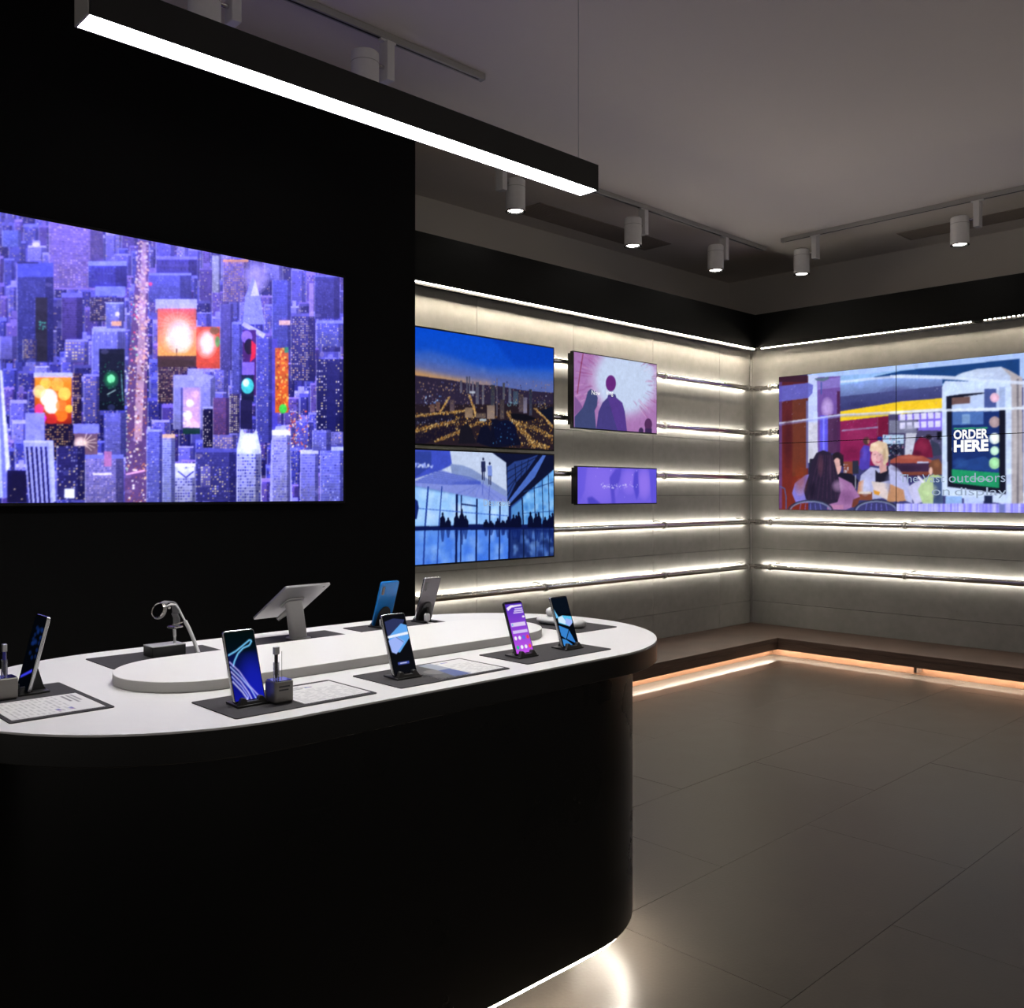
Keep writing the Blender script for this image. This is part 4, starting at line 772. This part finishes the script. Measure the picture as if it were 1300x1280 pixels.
# ------------------------------------------------------------------ phones and their stands
BASE = TOP + MT
def phone_screen(kind):
    c = Canvas(44, 92, lambda x, y: (x, y), ss=3, bg=(4, 6, 12))
    if kind == 'trails':
        c.rect(0, 0, 1, 1, (4, 16, 22), col2=(18, 22, 150)); c.ell(.75, .72, .5, .4, (24, 34, 200), .5, soft=True); c.rect(0, .0, 1, .30, (2, 14, 12), .7); c.blur(6)
        B = (120, 205, 255)
        for w, a in ((4, .35), (2.0, 1)):
            c.line([(.02, .33), (.3, .28), (.6, .20), (.82, .14), (.88, .16), (.78, .22), (.55, .25), (.35, .32), (.2, .42), (.12, .50)], w * .8, B, a)
        for k, q in enumerate(((150, 130, 255), (120, 160, 255), (190, 170, 255), (110, 120, 255), (205, 195, 255))):
            c.line([(.02, .42 + k * .07), (.30, .58 + k * .075), (.55 + .03 * k * (1 if k < 2 else -1), .80 + k * .05), (.86 - k * .15, 1.0)], 2.6, q, .55); c.line([(.02, .42 + k * .07), (.30, .58 + k * .075), (.55 + .03 * k * (1 if k < 2 else -1), .80 + k * .05), (.86 - k * .15, 1.0)], 1.0, (225, 230, 255), .8)
        c.blur(1)
    elif kind == 'crystal':
        c.rect(0, 0, 1, 1, (12, 13, 18)); c.poly([(.05, .1), (.45, .06), (.95, .10), (.85, .16), (.1, .38), (.05, .3)], (44, 52, 92)); c.poly([(.08, .36), (.75, .16), (.99, .2), (.99, .42), (.45, .64), (.12, .62)], (96, 165, 238)); c.poly([(.05, .42), (.45, .37), (.75, .47), (.28, .66), (.1, .62)], (158, 180, 246)); c.poly([(.05, .345), (.99, .31), (.99, .355), (.05, .385)], (236, 242, 255)); c.line([(.42, .38), (.7, .48)], 1.0, (50, 90, 160)); c.rect(.26, .80, .76, .845, (70, 84, 170)); c.rect(.35, .815, .65, .828, (200, 205, 240))
    elif kind == 'purple':
        c.rect(0, 0, 1, 1, (86, 52, 190), col2=(196, 84, 232)); c.rect(0, 0, 1, .03, (30, 14, 50)); c.poly([(.05, .1), (.3, .055), (.95, .06), (.95, .085), (.35, .10), (.1, .16)], (245, 235, 250)); [c.rect(.5 - .06 * k, .125 + k * .038, .96, .145 + k * .038, (225, 210, 250)) for k in range(3)]; c.ell(.9, .3, .08, .02, (245, 225, 255)); c.rect(.08, .40, .92, .475, (222, 205, 244)); c.rect(.08, .55, .94, .61, (214, 196, 244)); c.ell(.16, .437, .05, .022, (120, 190, 230))
        for k, (q1, q2) in enumerate((((240, 235, 250), (40, 190, 140)), ((235, 230, 250), (240, 240, 255)), ((90, 110, 230), (235, 235, 250)), ((235, 70, 80), (250, 90, 90)))): c.ell(.16 + k * .235, .70, .08, .038, q1); c.ell(.16 + k * .235, .88, .08, .038, q2)
    elif kind == 'shards':
        c.rect(0, 0, 1, 1, (6, 9, 16)); c.rect(0, 0, 1, .35, (8, 16, 28)); c.poly([(.0, .22), (.12, .34), (.2, .42), (.02, .42)], (110, 190, 240)); c.poly([(.15, .40), (.45, .38), (.98, .42), (.95, .55), (.72, .62), (.1, .52)], (92, 196, 242)); c.poly([(.12, .42), (.4, .38), (.55, .5), (.5, .57), (.1, .5)], (206, 232, 252)); c.poly([(.5, .56), (.6, .44), (.97, .5), (.9, .57), (.72, .62)], (160, 180, 246)); c.poly([(.05, .57), (.6, .68), (.3, .86), (.06, .78)], (56, 130, 206)); c.poly([(.62, .70), (.85, .98), (.35, .86)], (52, 122, 200)); c.poly([(.06, .84), (.3, .88), (.62, 1), (.06, 1)], (58, 134, 210)); c.poly([(.6, .66), (.98, .66), (.98, 1), (.88, .98)], (6, 10, 18)); c.line([(.05, .54), (.7, .66)], 1.6, (6, 10, 18))
    elif kind == 'dark':
        c.rect(0, 0, 1, 1, (3, 5, 10)); [c.ell(RNG.uniform(.3, .95), RNG.uniform(.16, .62), .12, .03, (14, 40, 100), .6) for _ in range(22)]; c.poly([(.1, .84), (.95, .70), (.95, .745), (.1, .88)], (56, 60, 230)); c.blur(2)
    return c
def phone(name, label, loc, rz, w, h, tilt, frame, back, kind=None, thick=.0078):
    """stands on loc, shows its screen towards local -y, leans back by tilt"""
    t = thing(name, label, 'smartphone', loc, rz, 'smartphones on the counter')
    t.rotation_euler = (-tilt, 0, rz)
    def up(a, b, hh): return (a, hh, b + h / 2)
    obj('body', prism(rrect(w, h, .0075, 5), -thick / 2, thick / 2, xf=up), frame, t, smooth=True, bevel=.0018)
    obj('back_glass', prism(rrect(w - .004, h - .004, .006, 5), thick / 2, thick / 2 + .0005, xf=up), back, t, smooth=True)
    obj('front_glass', prism(rrect(w - .003, h - .003, .0065, 5), -thick / 2 - .0004, -thick / 2, xf=up), 'lens_black', t, smooth=True)
    if kind: picture('screen', w - .006, h - .009, phone_screen(kind).out(), 'picture', t, (-w / 2 + .003, -thick / 2 - .0008, .0045))
    cx = w / 2 - .0135
    obj('camera_strip', prism(rrect(.010, .030, .0045, 4), thick / 2 + .0005, thick / 2 + .0016, xf=lambda a, b, q: (a + cx, q, b + h - .030)), 'lens_black', t, smooth=True)
    obj('side_button', box(w / 2 - .0002, w / 2 + .0007, -.0012, .0012, h * .58, h * .66), frame, t)
    return t
def stand(label, loc, rz, tilt=.35):
    """black dock: front lip with two prongs, wedge behind the phone"""
    t = thing('phone_stand', label, 'phone stand', loc, rz, 'black phone stands')
    prof = [(-.036, 0), (.036, 0), (.028, .011), (.024, .0175), (.019, .0185), (.0145, .0165), (.012, .0105), (-.012, .0105), (-.0145, .0165), (-.019, .0185), (-.024, .0175), (-.028, .011)]
    f = prism(prof, -.019, -.0085, xf=lambda a, b, q: (a, q + b * .30, b))
    obj('front_lip', f, 'plastic_black', t, bevel=.001)
    obj('base_plate', prism([(-.036, -.019), (.036, -.019), (.030, .045), (-.030, .045)], 0, .0045), 'plastic_black', t, bevel=.001)
    ar = [(-.027, 0), (.027, 0), (.0265, .022), (.024, .042), (.018, .057), (.010, .065), (0, .0675), (-.010, .065), (-.018, .057), (-.024, .042), (-.0265, .022)]
    sn, cs_ = math.sin(tilt), math.cos(tilt)
    obj('back_arch', prism(ar, .0062, .0100, xf=lambda a, b, q: (a, q * cs_ + b * sn, .0048 + b * cs_ - (q - .0062) * sn * .3)), 'plastic_black', t, bevel=.001)
    obj('rear_rib', prism([(.0105, .0045), (.044, .0045), (.040, .010), (.0285, .050)], -.004, .004, xf=lambda a, b, q: (q, a, b)), 'plastic_black', t)
    return t
TILT = .35
def ph_on_stand(pl, sl, x, y, rz, w, h, frame, back, kind=None, TILT=TILT):
    stand(sl, (x, y, BASE), rz, TILT)
    phone('smartphone', pl, (x, y, BASE + .0056), rz, w, h, TILT, frame, back, kind)
ph_on_stand('smartphone showing blue and violet light trails, beside a small pen box', 'black stand holding the phone with blue light trails', .934, 1.752, 0, .0715, .152, 'phone_frame', 'phone_dark', 'trails')
ph_on_stand('smartphone showing a pale blue crystal on black', 'black stand holding the phone with the pale blue crystal', 1.336, 1.752, 0, .0705, .150, 'phone_frame', 'phone_dark', 'crystal')
ph_on_stand('smartphone showing a purple home screen with app icons', 'black stand holding the purple home screen phone', 1.738, 1.755, 0, .0685, .147, 'phone_dark', 'phone_dark', 'purple')
ph_on_stand('smartphone showing blue glass shards on black', 'black stand holding the phone with blue glass shards', 1.919, 1.755, 0, .0695, .146, 'phone_frame', 'phone_dark', 'shards')
ph_on_stand('smartphone turned to the wall, showing its glossy blue back', 'black stand under the phone with the blue back', 1.792, 2.482, math.pi, .0715, .156, 'phone_blue', 'phone_blue', 'dark')
ph_on_stand('smartphone turned to the wall, showing its mauve grey back', 'black stand under the phone with the mauve grey back', 1.968, 2.482, math.pi, .0715, .158, 'phone_frame', 'phone_silver', 'dark')
ph_on_stand('smartphone with dark screen and silver edge at the rounded counter end', 'black stand holding the dark screen phone at the rounded counter end', .632, 2.196, -math.pi / 2, .078, .166, 'phone_frame', 'phone_dark', 'dark', .25)
# charging plugs behind the two turned phones
for x, lb in ((1.762, 'white charging plug with cable behind the blue phone'), (1.944, 'white charging plug with cable behind the mauve grey phone')):
    p = thing('charging_plug', lb, 'charger', (x, 2.428, BASE), 0, 'white charging plugs')
    obj('plug', xform(prism(rrect(.019, .026, .006, 5), -.006, .006, xf=lambda a, b, q: (a, q, b + .021)), Matrix.Identity(4)), 'white_plastic', p, smooth=True, bevel=.002)
    obj('cable', tube([(0, 0, .010), (0, -.002, .006), (.001, -.01, .003), (.004, -.05, .003)], .0026, 8), 'white_plastic', p, smooth=True)

# ------------------------------------------------------------------ pen boxes
def pen_box(label, loc, rz, pen):
    t = thing('pen_box', label, 'pen holder', loc, rz, 'metal pen boxes')
    obj('block', prism(rrect(.044, .044, .005, 4), .003, .046), 'slate_metal', t, bevel=.002)
    obj('foot', prism(rrect(.040, .040, .004, 4), 0, .003), 'plastic_black', t)
    obj('glass_top', prism(rrect(.040, .040, .004, 4), .046, .0475), 'lens_black', t)
    for k in range(2):
        obj('lettering', box(-.013, .012 - k * .003, -.0224, -.0219, .034 - k * .007, .037 - k * .007), 'ink', t)
    g = bmesh.new(); lathe([(.0062, .0475), (.0062, .083), (.0054, .083), (.0054, .0475)], 14, (-.006, .002, 0), g)
    obj('clear_sleeve', g, 'glass', t, smooth=True)
    p = obj('stylus', lathe([(0, .0478), (.0016, .050), (.0036, .058), (.0036, .112), (.0028, .114), (0, .114)], 12, (-.006, .002, 0)), pen, t, smooth=True)
    obj('stylus_holder', prism(rrect(.0125, .009, .002, 3), .100, .116, xf=lambda a, b, q: (a - .006, b + .002, q)), 'alu', t, bevel=.001)
    obj('security_wire', tube([(.007, .002, .0475), (.007, .002, .105)], .0006, 6), 'steel', t, smooth=True)
    return t
pen_box('small metal pen box with black stylus beside the light trails phone', (.992, 1.733, BASE), 0, 'plastic_black')
pen_box('small metal pen box with blue stylus beside the dark screen phone', (.584, 2.162, BASE), -math.pi / 2, mat('blue pen', (.03, .03, .30), .3))

# ------------------------------------------------------------------ smartwatch on its stand
w = thing('watch_stand', 'small black block stand carrying a smartwatch', 'watch stand', (1.057, 2.452, BASE))
obj('block', box(-.046, .046, -.030, .030, 0, .027), 'plastic_black', w, bevel=.0015)
obj('white_top', box(-.046, .046, -.030, .030, .027, .0295), 'grey_plastic', w, bevel=.0008)
obj('post', tube([(.026, -.004, .0295), (.026, -.004, .050), (.025, -.004, .0665)], [.0048, .0042, .0042], 12), 'grey_plastic', w, smooth=True)
w2 = thing('smartwatch', 'smartwatch with grey strap and steel buckle hanging on its stand', 'watch', (1.060, 2.452, BASE + .056), math.radians(20))
w2.scale = (1.12, 1.12, 1.12)
def loop(cx, cz, rx, rz_, t0, t1, n=18): return [(cx + rx * math.cos(t), cz + rz_ * math.sin(t)) for t in np.linspace(t0, t1, n)]
def band(path, y0, y1, th):
    bm = bmesh.new(); P = [Vector((x, 0, z)) for x, z in path]; rows = []
    for i, p in enumerate(P):
        d = (P[min(i + 1, len(P) - 1)] - P[max(i - 1, 0)]).normalized(); n = Vector((-d.z, 0, d.x)) * th / 2
        rows.append([bm.verts.new((q.x, y, q.z)) for q, y in ((p + n, y0), (p + n, y1), (p - n, y1), (p - n, y0))])
    for a, b in zip(rows, rows[1:]):
        for k in range(4): bm.faces.new((a[k], a[(k + 1) % 4], b[(k + 1) % 4], b[k]))
    bm.faces.new(rows[0]); bm.faces.new(rows[-1][::-1])
    return bm
obj('strap', band(loop(.006, .052, .026, .026, -.2, 2.6), -.011, .011, .003), 'strap', w2, smooth=True)
obj('strap', band([(.028, .046), (.034, .034), (.034, .020), (.026, .012), (.016, .012)], -.010, .010, .003), 'strap', w2, smooth=True)
obj('buckle', tube([(.018, -.012, .014), (.040, -.012, .014), (.040, .012, .014), (.018, .012, .014), (.018, -.012, .014)], .0022, 8), 'chrome', w2, smooth=True)
obj('buckle', tube([(.016, -.012, .022), (.040, -.012, .024)], .002, 8), 'chrome', w2, smooth=True)
R_ = Matrix.Translation((-.020, 0, .058)) @ Matrix.Rotation(math.radians(-68), 4, 'Y')
obj('case', xform(lathe([(0, -.005), (.0185, -.005), (.020, -.003), (.020, .003), (.0185, .005), (0, .005)], 28), R_), 'steel', w2, smooth=True)
obj('bezel_ring', xform(lathe([(.0165, .005), (.0185, .0065), (.0200, .004), (.0165, .005)], 28), R_), 'chrome', w2, smooth=True)
obj('crown', xform(lathe([(0, -.002), (.0028, -.002), (.0028, .003), (0, .003)], 12), Matrix.Translation((-.010, -.021, .066)) @ Matrix.Rotation(math.pi / 2, 4, 'X')), 'chrome', w2, smooth=True)
obj('dial', xform(lathe([(0, .0052), (.0165, .0052), (.0165, .0045), (0, .0045)], 28), R_), 'lens_black', w2, smooth=True)
cb = thing('watch_cable', 'white cable arching from the smartwatch down to the counter', 'cable', (1.057, 2.44, BASE))
pts = [(-.004, 0, .132), (.012, 0, .1365), (.024, -.002, .135), (.033, -.004, .122), (.042, -.008, .100), (.047, -.012, .088)]
obj('thin_cable', tube(pts, .0026, 10), 'white_plastic', cb, smooth=True)
obj('cable_sleeve', tube([(.046, -.012, .090), (.055, -.018, .068), (.065, -.026, .036), (.071, -.034, .010), (.072, -.038, .003)], .0052, 12), 'white_plastic', cb, smooth=True)

# ------------------------------------------------------------------ tablet on its stand
ts = thing('tablet_stand', 'light grey angled column stand holding a tablet', 'tablet stand', (1.468, 2.452, BASE))
obj('foot', prism(rrect(.060, .060, .012, 5), 0, .004), 'grey_plastic', ts, bevel=.001)
col = bmesh.new()
A, B = rrect(.056, .026, .012, 5), rrect(.054, .024, .011, 5)
lo = [col.verts.new((x, y, .004)) for x, y in A]; hi = [col.verts.new((x - .018, y - .004, .108 - y * .61)) for x, y in B]
for i in range(len(lo)): col.faces.new((lo[i], lo[(i + 1) % len(lo)], hi[(i + 1) % len(lo)], hi[i]))
col.faces.new(lo[::-1]); col.faces.new(hi)
obj('column', col, 'grey_plastic', ts, smooth=True)
obj('cable_clip', tube([(-.036, .004, .082), (-.052, .010, .070), (-.062, .014, .060)], [.009, .007, .005], 10), 'grey_plastic', ts, smooth=True)
tb = thing('tablet', 'thin silver tablet on angled stand, seen from behind and below', 'tablet', (1.455, 2.468, BASE + .112))
RT = Matrix.Rotation(math.radians(-31.5), 4, 'X')
tb.rotation_euler = (math.radians(-31.5), 0, math.radians(3))
obj('shell', prism(rrect(.158, .208, .007, 5), -.0035, .0035), 'alu', tb, smooth=True, bevel=.0015)
obj('glass', prism(rrect(.153, .203, .006, 5), .0035, .0042), 'lens_black', tb, smooth=True)
obj('mount_plate', prism(rrect(.060, .060, .010, 5), -.008, -.0035), 'grey_plastic', tb, bevel=.001)
obj('camera', lathe([(0, -.0045), (.004, -.0045), (.004, -.0034), (0, -.0034)], 14, (.06, -.090, 0)), 'lens_black', tb, smooth=True)

# ------------------------------------------------------------------ white charging dock with puck
dk = thing('charging_dock', 'white pill-shaped charging dock lying on its mat', 'charging dock', (2.235, 2.085, BASE))
bm = bmesh.new(); n = 20; prof = []
for i in range(-10, 11): prof.append(i / 10)
rings = []
for s_ in np.linspace(-1, 1, 25):
    y = s_ * .098; k = max(0.02, (1 - max(0, (abs(s_) - .78) / .22) ** 2.2)) ** .5
    rings.append([bm.verts.new((.030 * k * math.cos(a), y, .014 + .014 * (.35 + .65 * k) * math.sin(a))) for a in np.linspace(0, 2 * math.pi, n, endpoint=False)])
for a, b in zip(rings, rings[1:]):
    for k in range(n): bm.faces.new((a[k], a[(k + 1) % n], b[(k + 1) % n], b[k]))
bm.faces.new(rings[0][::-1]); bm.faces.new(rings[-1])
obj('pill_body', bm, 'white_plastic', dk, smooth=True)
obj('base_pad', prism(rrect(.040, .15, .018, 6), 0, .004), 'plastic_black', dk)
bl = obj('charging_puck', lathe([(0, 0), (.012, 0), (.018, .006), (.020, .014), (.018, .022), (.010, .028), (0, .0295)], 24), 'white_plastic', None, (2.235, 2.128, BASE + .0275), smooth=True)
tag(bl, 'round white puck resting on the pill-shaped dock', 'charger')

# ------------------------------------------------------------------ pendant lamp over the counter
PX0, PX1, PY, PB, PHH = .728, 2.412, 2.118, 2.440, .088
pl = thing('pendant_lamp', 'long black linear pendant lamp with bright white underside', 'pendant lamp', ((PX0 + PX1) / 2, PY, PB))
hl = (PX1 - PX0) / 2; HW = .041
b = bmesh.new()
box(-hl, hl, -HW, -HW + .003, 0, PHH, b); box(-hl, hl, HW - .003, HW, 0, PHH, b); box(-hl, hl, -HW + .003, HW - .003, PHH - .004, PHH, b)
obj('housing', b, 'lamp_black', pl)
for s in (-1, 1): obj('end_cap', box(s * hl - .0025, s * hl + .0025, -HW, HW, 0, PHH), 'track_grey' if s < 0 else 'lamp_black', pl)  # left cap is lighter: the light falling on it is in its colour
obj('diffuser', box(-hl + .0035, hl - .0035, -HW + .0035, HW - .0035, .001, .012), 'pendant', pl)
for x in (-hl + .13, hl - .055):
    obj('suspension_wire', tube([(x, 0, PHH), (x, 0, CEIL - PB)], .0011, 6), 'steel', pl, smooth=True)
    obj('ceiling_cup', lathe([(0, CEIL - PB - .02), (.02, CEIL - PB - .02), (.03, CEIL - PB - .001), (0, CEIL - PB - .001)], 18, (x, 0, 0)), 'spot_white', pl, smooth=True)

# ------------------------------------------------------------------ tracks and spotlights
def track(label, a, b):
    d = Vector((b[0] - a[0], b[1] - a[1], 0)); L_ = d.length
    t = thing('ceiling_track', label, 'light track', (a[0], a[1], CEIL), math.atan2(d.y, d.x), 'ceiling light tracks')
    obj('profile', box(0, L_, -.018, .018, -.034, 0), 'track_grey', t, bevel=.002)
    obj('slot', box(.02, L_ - .02, -.006, .006, -.0345, -.0335), 'plastic_black', t)
    obj('end_cap', box(L_, L_ + .012, -.019, .019, -.035, 0), 'track_grey', t, bevel=.002)
    return t
track('grey ceiling track running along the black wall, behind the pendant lamp', (-.5, 3.63), (3.274, 3.63))
track('grey ceiling track running parallel to the back concrete wall', (3.75, 4.41), (7.40, 4.41))
track('grey ceiling track running parallel to the side wall with video wall', (7.28, -3.0), (7.28, 4.15))
track('grey ceiling track directly over the far side of the counter', (-.5, 2.745), (2.35, 2.745))
def spot(label, x, y, ux, uy, aim, power=W_SPOT, size=52):
    """driver box hangs on the track at x, y; the can sits beside it in direction ux, uy"""
    t = thing('track_spotlight', label, 'spotlight', (x, y, CEIL - .034), math.atan2(uy, ux), 'white track spotlights')
    obj('adapter', box(-.045, .045, -.014, .014, -.012, 0), 'spot_white', t, bevel=.002)
    obj('driver_box', box(-.022, .022, -.034, .034, -.200, -.010), 'spot_white', t, bevel=.004)
    obj('pivot', tube([(.022, 0, -.135), (.060, 0, -.135)], .010, 12), 'chrome', t, smooth=True)
    h = .128; R = .066
    can = lathe([(0, -.098), (R - .008, -.098), (R, -.106), (R, -.305), (R - .004, -.305), (R - .008, -.285)], 32, (h, 0, 0))
    obj('can', can, 'spot_white', t, smooth=True)
    obj('seam_ring', lathe([(R - .001, -.150), (R + .0006, -.150), (R + .0006, -.153), (R - .001, -.153)], 32, (h, 0, 0)), 'track_grey', t, smooth=True)
    obj('trim_ring', lathe([(R - .004, -.303), (R + .001, -.303), (R + .001, -.311), (R - .010, -.311)], 32, (h, 0, 0)), 'chrome', t, smooth=True)
    obj('reflector', lathe([(R - .006, -.309), (R - .014, -.300), (.040, -.297)], 32, (h, 0, 0)), 'plastic_black', t, smooth=True)
    obj('lens', lathe([(0, -.299), (.048, -.299), (.050, -.301), (.044, -.304), (0, -.305)], 24, (h, 0, 0)), 'lens', t, smooth=True)
    ld = bpy.data.lights.new('spot_beam', 'SPOT'); ld.energy = power; ld.spot_size = math.radians(size); ld.spot_blend = .7; ld.shadow_soft_size = .02; ld.color = (1.0, .90, .78)
    lo_ = bpy.data.objects.new('spot_beam', ld); COL.objects.link(lo_); lo_.parent = t; lo_.location = (h, 0, -.318)
    wx, wy = x + ux * h, y + uy * h
    d = Vector((aim[0] - wx, aim[1] - wy, aim[2] - (CEIL - .35)))
    q = Matrix.Rotation(-math.atan2(uy, ux), 3, 'Z') @ d
    lo_.rotation_euler = q.to_track_quat('-Z', 'Y').to_euler()
    return t
spot('white spotlight near the free end of the track by the black wall', 2.66, 3.63, -1, 0, (2.6, 2.9, 0), 40)
spot('white spotlight on the black wall track, mostly hidden behind the pendant lamp', 1.86, 3.63, -1, 0, (1.7, 3.0, 0), 40)
spot('white spotlight at the black wall end of the back wall track', 4.155, 4.41, 1, 0, (4.0, 2.7, 0))
spot('white spotlight in the middle of the back wall track', 5.655, 4.41, -1, 0, (5.0, 2.5, 0))
spot('white spotlight at the corner end of the back wall track', 6.765, 4.41, -1, 0, (6.0, 2.7, 0))
spot('white spotlight at the corner end of the side wall track', 7.28, 3.845, 0, 1, (5.9, 3.3, 0))
spot('white spotlight over the video wall on the side wall track', 7.28, 2.545, 0, 1, (5.6, 2.3, 0))
spot('added unseen white spotlight far along the side wall track', 7.28, .6, 0, 1, (6.4, .7, 0), 50)  # invented lamp, unseen, more light on the floor here
spot('unseen white spotlight straight over the counter', 2.09, 2.745, -1, 0, (1.95, 2.1, .9), 34, 84)  # unseen lamp, added where the counter's curved floor shadow points back to
spot('white spotlight added to brighten the rounded counter end with the dark screen phone', 1.03, 2.745, -1, 0, (.85, 2.05, .9), 26, 60)  # unseen lamp added to lift the darker left half of the counter

# ------------------------------------------------------------------ ceiling vents
def vent(label, x0, x1, y0, y1, n, alongx):
    t = thing('ceiling_vent', label, 'vent', (x0, y0, CEIL), 0, 'brown ceiling vents')
    w, h = x1 - x0, y1 - y0; f = .018
    b = bmesh.new()
    for q in ((0, w, 0, f), (0, w, h - f, h), (0, f, f, h - f), (w - f, w, f, h - f)): box(*q, -.006, 0, b)
    obj('frame', b, 'vent_dark', t)
    obj('backing', box(f, w - f, f, h - f, -.0015, -.0005), 'vent_dark', t)
    for i in range(n):
        if alongx:
            y = f + (h - 2 * f) * (i + .5) / n; s_ = box(f, w - f, y - .007, y + .007, -.005, -.0015)
        else:
            x = f + (w - 2 * f) * (i + .5) / n; s_ = box(x - .007, x + .007, f, h - f, -.005, -.0015)
        obj('slat', s_, 'vent_dark', t)
vent('long brown ceiling vent behind the back wall track', 5.04, 6.71, 4.92, 5.22, 12, True)
vent('long brown ceiling vent behind the side wall track', 7.83, 8.12, 1.2, 3.395, 12, False)
